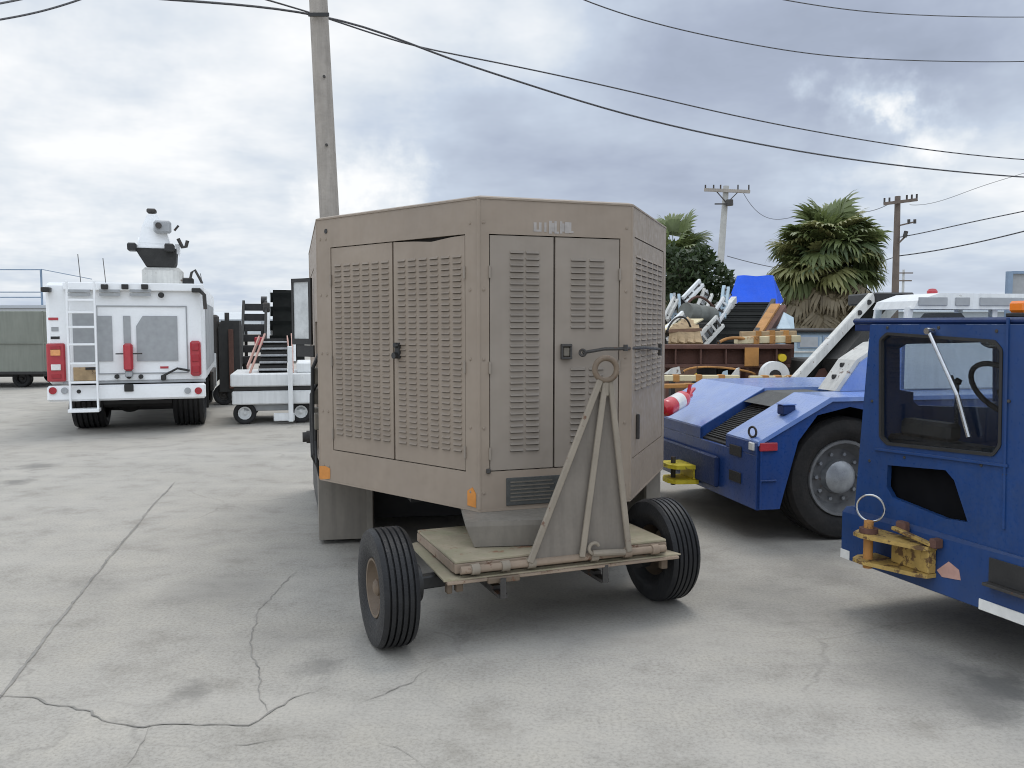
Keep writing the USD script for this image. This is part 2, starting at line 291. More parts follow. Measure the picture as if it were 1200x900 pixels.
def concrete():
    n = {'g': ('geometry', {}), 'big': ('noise_texture', {'scale': .33, 'detail': 8.0, 'roughness': .62}), 'mid': ('noise_texture', {'scale': 2.4, 'detail': 8.0, 'roughness': .68}), 'fine': ('noise_texture', {'scale': 55.0, 'detail': 6.0, 'roughness': .75}),
         'rb': ('rgb_ramp', {'ramp': [(.28, (.345, .322, .282)), (.5, (.395, .370, .328)), (.72, (.445, .418, .375))]}),
         'rm': ('rgb_ramp', {'ramp': [(.30, (.66, .65, .63)), (.47, (.96, .96, .96)), (.68, (1.12, 1.11, 1.08))]}), 'x1': ('mix', {'mix_type': 'multiply', 'fac': .75}),
         'rf': ('rgb_ramp', {'ramp': [(.32, (.66, .66, .65)), (.52, (1, 1, 1)), (.72, (1.15, 1.15, 1.14))]}), 'x2': ('mix', {'mix_type': 'multiply', 'fac': .85}),
         'stn': ('noise_texture', {'scale': 1.1, 'detail': 9.0, 'roughness': .7, 'distortion': .6}), 'sm': ('map_range', {'from_min': .60, 'from_max': .74, 'to_min': 0.0, 'to_max': .34, 'clamp': True}), 'x3': ('mix', {'color2': (.17, .165, .15)}),
         'sw': ('mapping', {'scale': (.35, 1.6, 1.0), 'rotation': (0, 0, .5)}), 'swn': ('noise_texture', {'scale': 1.3, 'detail': 6.0, 'roughness': .6}), 'swm': ('map_range', {'from_min': .48, 'from_max': .70, 'to_min': 0.0, 'to_max': .38, 'clamp': True}), 'x4': ('mix', {'color2': (.49, .46, .41)}),
         'wv': ('noise_texture', {'scale': 1.4, 'detail': 5.0}), 'wvs': ('vector_math', {'math_type': 'scale', 'scale': .9}), 'wva': ('vector_math', {'math_type': 'add'}), 'vo': ('voronoi_texture', {'feature': 'distance_to_edge', 'scale': .55}), 'cm': ('map_range', {'from_min': .012, 'from_max': .003, 'to_min': 0.0, 'to_max': 1.0, 'clamp': True}),
         'cn': ('noise_texture', {'scale': .8, 'detail': 3.0}), 'cnm': ('map_range', {'from_min': .5, 'from_max': .62, 'to_min': 0.0, 'to_max': .25, 'clamp': True}), 'cmul': ('math', {'math_type': 'multiply'}), 'x5': ('mix', {'color2': (.12, .115, .105)}),
         'bp': ('bump', {'strength': .35, 'distance': .012}), 'p': ('principled_bsdf', {'roughness': .88, 'specular_ior_level': .3})}
    l = [('g.position', f'{k}.vector') for k in ('big', 'mid', 'fine', 'stn', 'sw', 'wv', 'cn')] + [('sw.vector', 'swn.vector'),
         ('big.fac', 'rb.fac'), ('mid.fac', 'rm.fac'), ('fine.fac', 'rf.fac'), ('rb.color', 'x1.color1'), ('rm.color', 'x1.color2'), ('x1.color', 'x2.color1'), ('rf.color', 'x2.color2'),
         ('stn.fac', 'sm.value'), ('sm.result', 'x3.fac'), ('x2.color', 'x3.color1'), ('swn.fac', 'swm.value'), ('swm.result', 'x4.fac'), ('x3.color', 'x4.color1'),
         ('wv.color', 'wvs.vector1'), ('wvs.vector', 'wva.vector2'), ('g.position', 'wva.vector1'), ('wva.vector', 'vo.vector'), ('vo.distance', 'cm.value'), ('cn.fac', 'cnm.value'), ('cm.result', 'cmul.value1'), ('cnm.result', 'cmul.value2'), ('cmul.value', 'x5.fac'), ('x4.color', 'x5.color1'),
         ('fine.fac', 'bp.height'), ('bp.normal', 'p.normal')]
    out = 'x5.color'
    # old oil and dirt marks on the slab
    marks = [(475, 655, .22, .35), (370, 780, .06, .5), (45, 546, .2, .55), (20, 565, .16, .6), (255, 690, .45, .28), (1170, 803, .16, .75), (1090, 800, .42, .35), (905, 705, .55, .30), (960, 668, .35, .3), (225, 812, .05, .45), (690, 725, .7, .25), (1150, 830, .1, .5), (330, 745, .3, .18), (110, 690, .3, .2)]
    n['mw'] = ('noise_texture', {'scale': 4.0, 'detail': 7.0, 'roughness': .7}); n['mws'] = ('vector_math', {'math_type': 'scale', 'scale': .5}); n['mwa'] = ('vector_math', {'math_type': 'add'})
    l += [('g.position', 'mw.vector'), ('mw.color', 'mws.vector1'), ('mws.vector', 'mwa.vector2'), ('g.position', 'mwa.vector1')]
    for i, (px, py, r, a) in enumerate(marks):
        c = G(px, py) + np.array([.25, .25, .25])
        n[f'md{i}'] = ('vector_math', {'math_type': 'distance', 'vector2': tuple(c)}); n[f'mm{i}'] = ('map_range', {'range_type': 'smoothstep', 'from_min': r + .12, 'from_max': r * .3, 'to_min': 0.0, 'to_max': a, 'clamp': True}); n[f'mx{i}'] = ('mix', {'color2': (.13, .125, .115)})
        l += [('mwa.vector', f'md{i}.vector1'), (f'md{i}.value', f'mm{i}.value'), (f'mm{i}.result', f'mx{i}.fac'), (out, f'mx{i}.color1')]; out = f'mx{i}.color'
    l.append((out, 'p.base_color'))
    M['concrete'] = usdkit.material(stage, '/World/Looks/concrete', n, l, surface='p.BSDF')
concrete()

# ------------------------------------------------------------------ ground
rng = random.Random(7); nrg = np.random.default_rng(7)
g = UsdGeom.Xform.Define(stage, '/World/ground'); tag('/World/ground', 'pale weathered concrete yard', None, None, 'structure')
MB().add([[-600, -60, 0], [600, -60, 0], [600, 1500, 0], [-600, 1500, 0]], [[0, 1, 2, 3]]).build('concrete_slab', 'concrete', '/World/ground', smooth=False)
def ribbon(pts, w0, jag=.02, name='crack', mat='concrete_crack', seg=.035):
    p = [G(*q)[:2] for q in pts]; d = []
    for a, b in zip(p[:-1], p[1:]):
        k = max(2, int(np.linalg.norm(b - a) / seg)); d += [a + (b - a) * i / k for i in range(k)]
    d = np.array(d + [p[-1]]); t = np.gradient(d, axis=0); t /= np.linalg.norm(t, axis=1, keepdims=True); nn = np.stack([-t[:, 1], t[:, 0]], 1)
    wk = np.cumsum(nrg.normal(0, jag * .55, len(d))); wk -= np.linspace(wk[0], wk[-1], len(d)); d = d + nn * (nrg.normal(0, jag * .35, (len(d), 1)) + wk[:, None])
    w = w0 * (.45 + 1.1 * nrg.random((len(d), 1))) * np.clip(np.minimum(np.arange(len(d)), np.arange(len(d))[::-1])[:, None] / 6, .15, 1) / 2
    v = np.vstack([np.c_[d + nn * w, np.full(len(d), .004)], np.c_[d - nn * w, np.full(len(d), .004)]]); m = len(d)
    MB().add(v, [[i, i + m, i + m + 1, i + 1] for i in range(m - 1)]).build(name, mat, '/World/ground', smooth=False)
ribbon([(205, 565), (192, 580), (160, 618), (125, 657), (90, 700), (55, 745), (22, 788), (-20, 842)], .016, .004, 'slab_joint')
ribbon([(-10, 815), (28, 818), (55, 825), (100, 832), (128, 846), (160, 850), (225, 847), (290, 848), (318, 835), (345, 818), (385, 804)], .009, .012)
ribbon([(350, 668), (322, 690), (300, 716), (294, 745), (294, 772), (300, 805), (312, 838)], .005, .010)
ribbon([(176, 850), (168, 868), (155, 885), (140, 905)], .007, .01)
ribbon([(242, 877), (290, 872), (340, 864)], .006, .008)
ribbon([(410, 826), (440, 815), (480, 798), (505, 780)], .006, .012)
ribbon([(440, 868), (470, 880), (500, 900)], .005, .01)

# ------------------------------------------------------------------ wheels
def wheel(parent, c, axis, R, W, rim_r, rubber='rubber', rim='rim_tan', hub='rim_tan', grooves=4, bolts=0, n=56, dish=.45, hubf=1.0):
    """axis points to the outer side."""
    c, axis = np.asarray(c, float), unit(axis); w = sub('wheel', parent); h = W / 2
    pr = [(-h * .55, rim_r), (-h * .92, rim_r + (R - rim_r) * .3), (-h, rim_r + (R - rim_r) * .55), (-h * .93, R * .955), (-h * .78, R * .99)]
    for k in range(grooves):
        x = -h * .78 + (k + .5) / grooves * h * 1.56; gw = h * .055
        pr += [(x - gw, R), (x - gw, R - .018 * R / .32), (x + gw, R - .018 * R / .32), (x + gw, R)]
    pr += [(h * .78, R * .99), (h * .93, R * .955), (h, rim_r + (R - rim_r) * .55), (h * .92, rim_r + (R - rim_r) * .3), (h * .80, rim_r * 1.08), (h * .70, rim_r)]
    MB().lathe(pr, c, axis, n).build('tyre', rubber, w)
    d = h * (1 - dish)
    q = [(-h * .55, rim_r), (h * .74, rim_r * 1.02), (h * .80, rim_r * 1.0), (h * .78, rim_r * .93), (h * .5, rim_r * .86), (d * .4, rim_r * .74), (d * .35, rim_r * .45), (d * .55, rim_r * .40), (d * .55, 0.001)]
    MB().lathe(q, c, axis, n // 2).build('rim', rim, w)
    a = unit(np.cross(axis, (0, 0, 1))); b = np.cross(axis, a); m = MB().lathe([(0, rim_r * .3 * hubf), (d * .55 + h * .25, rim_r * .28 * hubf), (d * .55 + h * .36, rim_r * .22 * hubf), (d * .55 + h * .42, rim_r * .12 * hubf), (d * .55 + h * .43, .001)], c, axis, 20)
    for k in range(bolts):
        t = 2 * math.pi * k / bolts; o = c + rim_r * (.52 if hubf < 1.2 else .62) * (math.cos(t) * a + math.sin(t) * b); m.cyl(o + axis * d * .3, o + axis * (d * .35 + h * .14), rim_r * .05, 6)
    m.build('hub', hub, w)
    return w

# ------------------------------------------------------------------ the ground power unit
N, L, LB, R, RB = (np.array(q) for q in ((-.187, 4.90), (-1.347, 5.937), (-2.08, 8.81), (.729, 5.212), (1.146, 6.42)))
RBB = RB + np.array([-.247, .969]) * 2.9
ZB, ZT = .621, 2.424
gpu = thing('ground_power_unit', 'big tan louvered generator box on two wheeled trailer with folded tow frame', 'generator', (-.3, 6.4, 0), 18.5, world=True)
outline = [tuple(q) for q in (L, N, R, RB, RBB, LB)]
shell = Polygon(outline)
MB().prism(shell.buffer(-.035, join_style='mitre'), ZB + .01, ZT - .03).build('inner_case', 'tan_dark_gap', gpu)
def wall(A, B, openings, mat, name='wall_panel', top=ZT - .012):
    t, n = wall_axes(A, B); w = np.linalg.norm(np.array(B) - A)
    fr = sbox(0, ZB, w, top)
    for o in openings: fr = fr.difference(o)
    m = MB().plate(A, B, fr, -.03, 0); return m.build(name, mat, gpu, smooth=False)
def louvers(A, B, door, cols, z0, z1, step, w, skip=()):
    lv, sl = MB(), MB(); t, n = wall_axes(A, B); z = z1; row = 0
    while z > z0:
        if not any(a < z < b for a, b in skip):
            for s in cols:
                s0 = s - w / 2; o = np.array([A[0], A[1], 0]); e = w * .06
                q = lambda a, zz, d: o + t * a + np.array([0, 0, zz]) + n * d
                h = step * .42; D = .0065
                v = [q(s0, z + h, -.003), q(s0 + w, z + h, -.003), q(s0 + e, z, D), q(s0 + w - e, z, D), q(s0, z, -.003), q(s0 + w, z, -.003)]
                lv.add(v, [[0, 2, 3], [0, 3, 1], [0, 4, 2], [1, 3, 5], [2, 4, 5], [2, 5, 3]])
                v = [q(s0 + .004, z - .001, -.0012), q(s0 + w - .004, z - .001, -.0012), q(s0 + .004, z - step * .12, -.0012), q(s0 + w - .004, z - step * .12, -.0012)]
                sl.add(v, [[0, 2, 3], [0, 3, 1]])
        z -= step; row += 1
    return lv, sl
def door(A, B, quad, mat, cols, step, w, zr, skip=(), dip=False, label=None):
    s0, s1 = quad[0], quad[1]; zt, zb = quad[2], quad[3]; gp = .006
    pts = [(s0 + gp, zb + gp), (s1 - gp, zb + gp), (s1 - gp, zt - gp)]
    if dip: pts += [(s1 - .12, zt - gp - .004), (s0 + (s1 - s0) * .55, zt - gp - .020), (s0 + (s1 - s0) * .3, zt - gp - .008)]
    pts += [(s0 + gp, zt - gp)]
    d = MB().plate(A, B, Polygon(pts), -.028, -.003).build('louvered_door', mat, gpu, label, smooth=False)
    lv, sl = louvers(A, B, d, cols, zr[0], zr[1], step, w, skip)
    lv.build('louvers', mat, d, kind='stuff', smooth=False); sl.build('louver_slots', 'louver_gap', d, kind='stuff', smooth=False)
    return d
def rect_on(A, B, x0, x1, y_t, y_b):
    """From pixel columns x0, x1 and the rows of the top and bottom edge at x0: (s0, s1, ztop, zbottom)."""
    a, zt = on_wall(A, B, x0, y_t); _, zb = on_wall(A, B, x0, y_b); b, _ = on_wall(A, B, x1, y_t); return a, b, zt, zb
# left corner face (two doors)
D1 = rect_on(L, N, 387, 459.5, 290, 527); D2 = rect_on(L, N, 460.5, 545, 284.5, 540); D1 = (D1[0], D1[1], D1[2], D1[3]); D2 = (D1[1] + .004, D2[1], D1[2], D1[3])
wall(L, N, [sbox(D1[0], D1[3], D2[1], D1[2])], 'tan_paint')
w1, w2 = D1[1] - D1[0], D2[1] - D2[0]; zr = (D1[3] + .085, D1[2] - .13)
door(L, N, D1, 'tan_paint', [D1[0] + w1 * (.12 + .153 * k) for k in range(6)], .0345, w1 * .115, zr, label='left louvered door of the corner face')
d2 = door(L, N, D2, 'tan_paint', [D2[0] + w2 * (.125 + .153 * k) for k in range(6)], .0345, w2 * .115, zr, dip=True, label='louvered door with bent top edge and black latch')
s, z = on_wall(L, N, 466.5, 410); A_, n_ = wall_axes(L, N); o = np.array([L[0], L[1], 0]) + A_ * s + np.array([0, 0, z])
m = MB(); m.box((-.022, -.014, -.055), (.022, .014, .045), .006, np.block([[np.stack([A_, n_, [0, 0, 1]], 1), o[:, None]], [np.zeros((1, 3)), np.ones((1, 1))]])); m.cyl(o + n_ * .01 + [0, 0, .03], o + n_ * .03 + [0, 0, .03], .016, 12); m.cyl(o + n_ * .005 - [0, 0, .035], o + n_ * .04 - [0, 0, .035], .02, 12); m.bar(o + n_ * .03 + A_ * -.005 + [0, 0, .03], o + n_ * .03 + A_ * .04 + [0, 0, .03], .014, .012)
m.build('latch', 'black_metal', d2)
# front face (two doors, lighter taupe)
F1 = rect_on(N, R, 573, 650, 274, 553); s_end, _ = on_wall(N, R, 727, 280); F2 = (F1[1], s_end, F1[2], F1[3])
wall(N, R, [sbox(F1[0], F1[3], F2[1], F1[2])], 'tan_paint')
wf = F1[1] - F1[0]; w3 = F2[1] - F2[0]
door(N, R, F1, 'taupe_paint', [F1[0] + wf * .42, F1[0] + wf * .66], .036, wf * .215, (F1[3] + .085, F1[2] - .105), label='left louvered door of the front face')
f2 = door(N, R, F2, 'taupe_paint', [F2[0] + w3 * .36, F2[0] + w3 * .64], .036, w3 * .235, (F1[3] + .085, F1[2] - .14), skip=[(1.45, 1.67)], label='right louvered door with latch of the front face')
def wall_frame(A, B, px, py, off=0.0):
    t, n = wall_axes(A, B); s, z = on_wall(A, B, px, py); W = np.eye(4); W[:3, 0], W[:3, 1], W[:3, 2], W[:3, 3] = t, n, [0, 0, 1], np.array([A[0], A[1], 0]) + t * s + n * off + [0, 0, z]; return W
W_ = wall_frame(N, R, 663, 412); m = MB()
m.box((-.034, -.002, -.045), (-.022, .02, .045), .003, W_).box((.022, -.002, -.045), (.034, .02, .045), .003, W_).box((-.034, -.002, .030), (.034, .022, .045), .003, W_).box((-.034, -.002, -.045), (.034, .022, -.032), .003, W_)
m.build('latch', 'dark_steel', f2)
MB().box((-.02, -.002, -.028), (.02, .015, .026), .004, W_).build('latch_plate', 'brass_grey', f2)
# lock rod across the doors
q0 = np.array(wall_frame(N, R, 679, 413, .05)[:3, 3]); q1 = np.array(wall_frame(N, R, 728, 409, .06)[:3, 3]); q2 = np.array(wall_frame(R, RB, 765, 409, .05)[:3, 3])
m = MB(); mid = (q0 + q1) / 2; m.tube([q0, mid + [0, 0, .012], q1 + [0, 0, .004], (q1 + q2) / 2 + [0, 0, .012], q2], .010, 8); m.tube([q2 + [0, 0, .035], q2 - [0, 0, .045]], .013, 8); m.torus(q0, (0.3, 1, 0), .018, .008, 14, 6); m.cyl(q1 - [0, 0, .01], q1 + [0, 0, .028], .014, 8)
m.build('lock_rod', 'dark_steel', gpu)
# right corner face (one door)
wr = float(np.linalg.norm(RB - R)); E1 = (on_wall(R, RB, 743.5, 300)[0], wr * .93, F1[2] + .02, F1[3] + .02)
wall(R, RB, [sbox(E1[0], E1[3], E1[1], E1[2])], 'tan_paint')
we = E1[1] - E1[0]
door(R, RB, E1, 'tan_paint', [E1[0] + we * (.13 + .185 * k) for k in range(5)], .0345, we * .15, (E1[3] + .42, E1[2] - .12), label='louvered door of the right corner face')
W_ = wall_frame(R, RB, 746, 498); MB().box((-.01, -.002, -.09), (.01, .02, .07), .004, W_).build('door_handle', 'dark_steel', gpu)
# long sides and back
lw = float(np.linalg.norm(L - LB)); wall(LB, L, [sbox(lw - .80, ZB + .10, lw - .06, 1.72), sbox(.35, ZB + .12, lw - 1.0, 2.15)], 'tan_paint')
dl = MB().plate(LB, L, sbox(.356, ZB + .126, lw - 1.006, 2.144), -.028, -.003).build('side_door', 'tan_paint', gpu, smooth=False)
wall(RB, RBB, [], 'tan_paint'); wall(RBB, LB, [], 'tan_paint')
m = MB().prism(shell.buffer(.004, join_style='mitre'), ZT - .012, ZT - .002); inner = shell.buffer(-.03, join_style='mitre')
hull_pts = [(*q, ZT - .002) for q in shell.buffer(.004, join_style='mitre').exterior.coords] + [(*q, ZT + .010) for q in inner.exterior.coords]
m.hull(hull_pts).build('roof', 'tan_paint', gpu, smooth=False)
MB().prism(shell.buffer(.003, join_style='mitre'), ZB - .012, ZB).build('bottom_pan', 'tan_paint', gpu, smooth=False)
# corner trims: slim vertical folds of the sheet at each corner
for q in (L, N, R, RB):
    c = np.array([q[0], q[1], 0]); d = unit(c - np.array([-.45, 7.2, 0])); MB().tube([c - d * .010 + [0, 0, ZB + .002], c - d * .010 + [0, 0, ZT - .014]], .0125, 10).build('corner_fold', 'tan_paint', gpu)
# control recess and its opened little door on the left side
rc = sub('control_recess', gpu); MB().plate(LB, L, sbox(lw - .79, ZB + .11, lw - .07, 1.71), -.034, -.025).build('back_plate', 'black_metal', rc, smooth=False)
for k in range(4): W_ = np.eye(4); tt, nn = wall_axes(LB, L); W_[:3, 0], W_[:3, 1], W_[:3, 2], W_[:3, 3] = tt, nn, [0, 0, 1], np.array([LB[0], LB[1], 0]) + tt * (lw - .65 + .14 * k) + [0, 0, 1.0 + .16 * (k % 3)]; MB().box((-.05, -.02, -.06), (.05, .03, .06), .006, W_).build('switch_box', 'brass_grey', rc)
tt, nn = wall_axes(LB, L); hb = np.array([LB[0], LB[1], 0]) + tt * (lw - 1.05)
Q0 = P(363.5, 330, 7.05); Q1 = P(341, 330, 7.2); Qz0, Qz1 = P(352, 404, 7.1)[2], P(352, 326, 7.1)[2]; A2, B2 = Q1[:2], Q0[:2]; wq = float(np.linalg.norm(B2 - A2))
fr = sbox(0, Qz0, wq, Qz1); hole = sbox(.022, Qz0 + .05, wq - .03, Qz1 - .03)
od = MB().plate(A2, B2, fr.difference(hole), -.02, .0).build('meter_door', 'black_metal', gpu, smooth=False)
MB().plate(A2, B2, hole, -.012, -.008).build('perspex_window', 'perspex', od, smooth=False)
MB().plate(A2, B2, sbox(.05, Qz0 - .10, wq + .02, Qz0 - .004), -.02, -.005).build('meter_door_bracket', 'black_metal', od, smooth=False)
sidev = lambda k, z, off: np.array([LB[0], LB[1], 0]) + tt * (lw - k) + nn * off + [0, 0, z]
for k, off, r, zz in ((.30, .035, .014, (1.5, .66)), (.42, .045, .012, (1.3, .62)), (.22, .02, .010, (1.1, .60))):
    MB().tube([sidev(k, zz[0], -.02), sidev(k, zz[0] - .12, off), sidev(k + .05, (zz[0] + zz[1]) / 2, off * 1.1), sidev(k - .03, zz[1] + .1, off), sidev(k, zz[1], .0)], r, 8).build('hanging_cable', 'black_metal', gpu)
m = MB(); m.cyl(sidev(.9, .80, -.02), sidev(.9, .80, .08), .05, 14); m.cyl(sidev(.9, .80, .08), sidev(.9, .80, .11), .04, 14); m.build('cable_socket', 'dark_steel', gpu)
# nameplate, reflector patches, faded lettering, hole
W_ = wall_frame(N, R, 624, 574); m = MB().box((-.165, -.002, -.085), (.175, .006, .080), .003, W_).build('name_plate', 'dark_plate', gpu)
pl = MB()
for k in range(6): pl.box((-.14, .0055, .05 - k * .022), (.14 - .05 * rng.random(), .0075, .058 - k * .022), 0, W_)
pl.build('plate_print', 'brass_grey', m)
for px in (627, 633, 639, 645, 651, 657.5, 663, 668):
    W_ = wall_frame(N, R, px, 266 + (px - 627) * .02); hh = .026 + .012 * rng.random(); wd = .006 + .006 * rng.random()
    mk = MB().box((-wd, -.001, -hh), (wd, .0015, hh), 0, W_)
    if rng.random() < .6: mk.box((-wd, -.001, -hh if rng.random() < .5 else hh - .012), (wd + .014, .0014, -hh + .012 if rng.random() < .5 else hh), 0, W_)
    mk.build('faded_letter', 'pale_lettering', gpu, smooth=False)
def patch(A, B, pts, mat, name, d=.003): return MB().plate(A, B, wall_poly(A, B, pts), -.001, d).build(name, mat, gpu, smooth=False)
patch(L, N, [(374.5, 546), (381, 546), (387, 549), (387, 561), (376, 562), (374.5, 560)], 'orange_reflector', 'orange_marker')
patch(L, N, [(548, 575), (554, 571), (558, 579), (558, 595), (548, 592)], 'orange_reflector', 'orange_marker')
W_ = wall_frame(L, N, 382, 271); MB().cyl(W_[:3, 3] - W_[:3, 1] * .002, W_[:3, 3] + W_[:3, 1] * .004, .016, 12).build('drain_plug', 'black_metal', gpu)
W_ = wall_frame(N, R, 572, 552); MB().box((-.012, -.002, -.014), (.014, .012, .014), .004, W_).build('hinge', 'dark_steel', gpu)
for A, B, cols in ((L, N, (377, 383.5, 551)), (N, R, (567, 733))):
    for px in cols:
        for z in (.72, 1.1, 1.5, 1.9, 2.28):
            t_, n_ = wall_axes(A, B); s_, _ = on_wall(A, B, px, 400); o = np.array([A[0], A[1], z]) + t_ * s_; MB().lathe([(-.001, .011), (.003, .009), (.005, .001)], o, n_, 8).build('rivet', 'tan_paint', gpu)
for A, B, sx in ((L, N, D1[0] + .003), (L, N, D2[1] - .003), (N, R, F1[0] + .003), (N, R, F2[1] - .003)):
    for z in (.95, 1.45, 2.0):
        t_, n_ = wall_axes(A, B); o = np.array([A[0], A[1], z]) + t_ * sx + n_ * .004; MB().cyl(o - [0, 0, .035], o + [0, 0, .035], .007, 8).build('door_hinge', 'taupe_paint', gpu)
# base tank and legs under the box
base = Polygon([(-1.62, 7.10), (.92, 7.45), tuple(RBB + np.array([-.02, -.3])), tuple(LB + np.array([.03, -.1]))])
MB().prism(base, .06, ZB - .014).build('base_tank', 'black_metal', gpu, smooth=False)
def leg_panel(a, b, th): a, b = np.array([*a, 0.]), np.array([*b, 0.]); k = unit(np.array([-(b - a)[1], (b - a)[0], 0])) * th; MB().hull([p_ + [0, 0, z] for p_ in (a, b, b + k, a + k) for z in (.035, ZB - .014)]).build('skirt_panel', 'trailer_grey', gpu, smooth=False)
leg_panel((-1.49, 6.50), (-1.10, 6.56), .03); leg_panel((-1.49, 6.505), (-1.63, 7.08), -.03); leg_panel((1.02, 6.40), (1.135, 6.46), .03); leg_panel((1.135, 6.46), (.98, 7.1), .03)
MB().box((-1.13, 6.54, .04), (-1.08, 6.60, .60), .004).build('leg_post', 'trailer_grey', gpu)
for q0, q1 in (((-.65, 5.75), (-1.0, 7.0)), ((.62, 5.85), (.35, 7.2))): MB().bar((*q0, .55), (*q1, .55), .08, .12).build('underframe_beam', 'black_metal', gpu)
# turntable pedestal
pa, pb = G(556, 641, .46), G(652, 638, .46); t_, n_ = wall_axes(pa, pb); bk = -n_ * .42
lo_ = [pa, pb, pb + bk, pa + bk]; pts = [*(q for q in lo_)] + [q + np.array([0, 0, .12]) - t_ * (.05 if i in (0, 3) else -.05) + n_ * (.02 if i < 2 else -.02) for i, q in enumerate(lo_)]
top_ = [q + np.array([0, 0, ZB - .013 - q[2]]) for q in pts[4:]]
MB().hull(pts + top_).build('turntable', 'trailer_grey', gpu, smooth=False)
# trailer deck
e, bkd = np.array([math.cos(math.radians(21.5)), math.sin(math.radians(21.5)), 0]), np.array([-math.sin(math.radians(21.5)), math.cos(math.radians(21.5)), 0])
FL = G(533, 658, .455); TM = np.eye(4); TM[:3, 0], TM[:3, 1], TM[:3, 3] = e, bkd, (FL[0], FL[1], 0)
dw = float(np.dot(G(800, 640, .455) - FL, e)); dd = float(np.dot(G(478, 622, .455) - FL, bkd))
MB().box((0, 0, .440), (dw, dd, .455), .003, TM).build('deck_plate', 'trailer_deck', gpu)
MB().box((0, -.004, .387), (dw, .03, .439), .004, TM).box((-.004, .03, .387), (.03, dd, .439), .004, TM).box((dw - .03, .03, .387), (dw + .004, dd, .439), .004, TM).build('deck_frame', 'trailer_pink', gpu)
v = np.array([(-.075, -.045, .373), (dw + .07, -.045, .373), (dw + .02, .07, .380), (-.01, dd, .380), (-.05, dd, .373), (-.075, -.045, .365), (dw + .07, -.045, .365), (dw + .02, .07, .372), (-.01, dd, .372), (-.05, dd, .365)])
MB().hull(v @ TM[:3, :3].T + TM[:3, 3]).build('lower_plate', 'trailer_deck', gpu, smooth=False)
MB().bar((TM @ [-.06, -.038, .357, 1])[:3], (TM @ [dw + .05, -.038, .357, 1])[:3], .05, .016, b=.003).build('front_angle', 'trailer_pink', gpu)
loc = lambda x, y, z: (TM @ np.array([x, y, z, 1.0]))[:3]
m = MB(); m.tube([loc(.02, -.035, .413), loc(dw - .03, -.035, .413)], .021, 12); m.build('hinge_pipe', 'trailer_pink', gpu)
for x in (.10, .27, .42, dw * .62, dw - .28, dw - .10): m = MB().cyl(loc(x - .022, -.035, .413), loc(x + .022, -.035, .413), .029, 12).build('hinge_collar', 'tow_frame_paint' if x < .9 else 'trailer_pink', gpu)
MB().box((.16, -.075, .335), (.34, -.045, .367), .004, TM).build('lower_bracket', 'rim_tan', gpu)
for x0, x1, zz in ((-.05, -.02, .290), (.0, .04, .295), (dw - .04, dw, .285)): MB().box((x0, -.02, zz), (x1, .02, .368), .004, TM).build('corner_bracket', 'rim_tan', gpu)
# axle and wheels
wl, wrr = G(455, 754), G(779, 706); ax = unit(wrr - wl); wrr = wrr + bkd * .09 + ax * .015; RW, WW = .312, .20
wl = wl + [0, 0, RW]; wrr = wrr + [0, 0, RW]
wheel(gpu, wl, -ax, RW, WW, .155, bolts=6, dish=.35, grooves=5); wheel(gpu, wrr, ax, RW, WW, .155, bolts=6, dish=.35, grooves=5)
m = MB(); m.bar(wl + ax * .1, wrr - ax * .1, .07, .07, b=.008); m.build('axle', 'black_metal', gpu)
for k in (.32, .68): c = wl + (wrr - wl) * k; MB().bar(c - bkd * .30 - [0, 0, .045], c + bkd * .30 - [0, 0, .045], .05, .02).bar(c - bkd * .2 - [0, 0, .03], c + bkd * .2 - [0, 0, .03], .05, .03).bar(c - bkd * .3 - [0, 0, .05], c - bkd * .3 + [0, 0, .05], .04, .03).build('leaf_spring', 'dark_steel', gpu)
MB().cyl(wrr - ax * .11, wrr - ax * .17, .10, 24).build('brake_drum', 'black_metal', gpu); MB().cyl(wl + ax * .11, wl + ax * .17, .10, 24).build('brake_drum', 'black_metal', gpu)
# folded tow frame
FA, FB = FL - bkd * .035, FL - bkd * .035 + e * dw
onf = lambda px, py: (lambda q: np.array([FA[0], FA[1], 0]) + e * q[0] + np.array([0, 0, q[1]]))(on_wall(FA, FB, px, py))
b0, b1, b2 = onf(619, 662), onf(680, 652), onf(735, 643); t0, t1, t2 = onf(706, 446), onf(712, 449), onf(718, 446)
for q in (b0, b1, b2): q[2] = .42
lean = bkd * .05
ring = onf(713, 433) + lean
tf = sub('tow_frame', gpu)
for p_, q_, wd in ((b0, t0, .036), (b1, t1, .034), (b2, t2, .034)): MB().bar(p_ - bkd * .022, q_ + lean - bkd * .022, .02, wd, up=e, b=.005).build('frame_bar', 'tow_frame_paint', tf)
def tri_plate(a, b, c, d, th=.008):
    n_ = -bkd; MB().hull([a, b, c, d, a - n_ * th, b - n_ * th, c - n_ * th, d - n_ * th]).build('gusset_plate', 'tow_frame_plate', tf, smooth=False)
tri_plate(b0 + [0, 0, .0], b1, t1 + lean - [0, 0, .06], t0 + lean - [0, 0, .06]); tri_plate(b1, b2, t2 + lean - [0, 0, .06], t1 + lean - [0, 0, .06])
MB().torus(ring - bkd * .02, bkd + e * .25, .062, .0165, 32, 12).build('tow_eye', 'rim_tan', tf)
MB().bar(ring - [0, 0, .07], ring - [0, 0, .15], .07, .03, up=e, b=.006).build('eye_neck', 'tow_frame_paint', tf)
m = MB(); cc = b1 - bkd * .03 + e * .04; m.tube([cc + e * (.03 * math.cos(a)) + np.array([0, 0, .045 + .03 * math.sin(a)]) + e * .03 for a in np.linspace(.4, 4.4, 12)], .010, 8); m.tube([cc + e * .02 + [0, 0, .018], cc + e * .22 + [0, 0, .006]], .018, 10)
m.build('locking_pin', 'tow_frame_paint', tf)

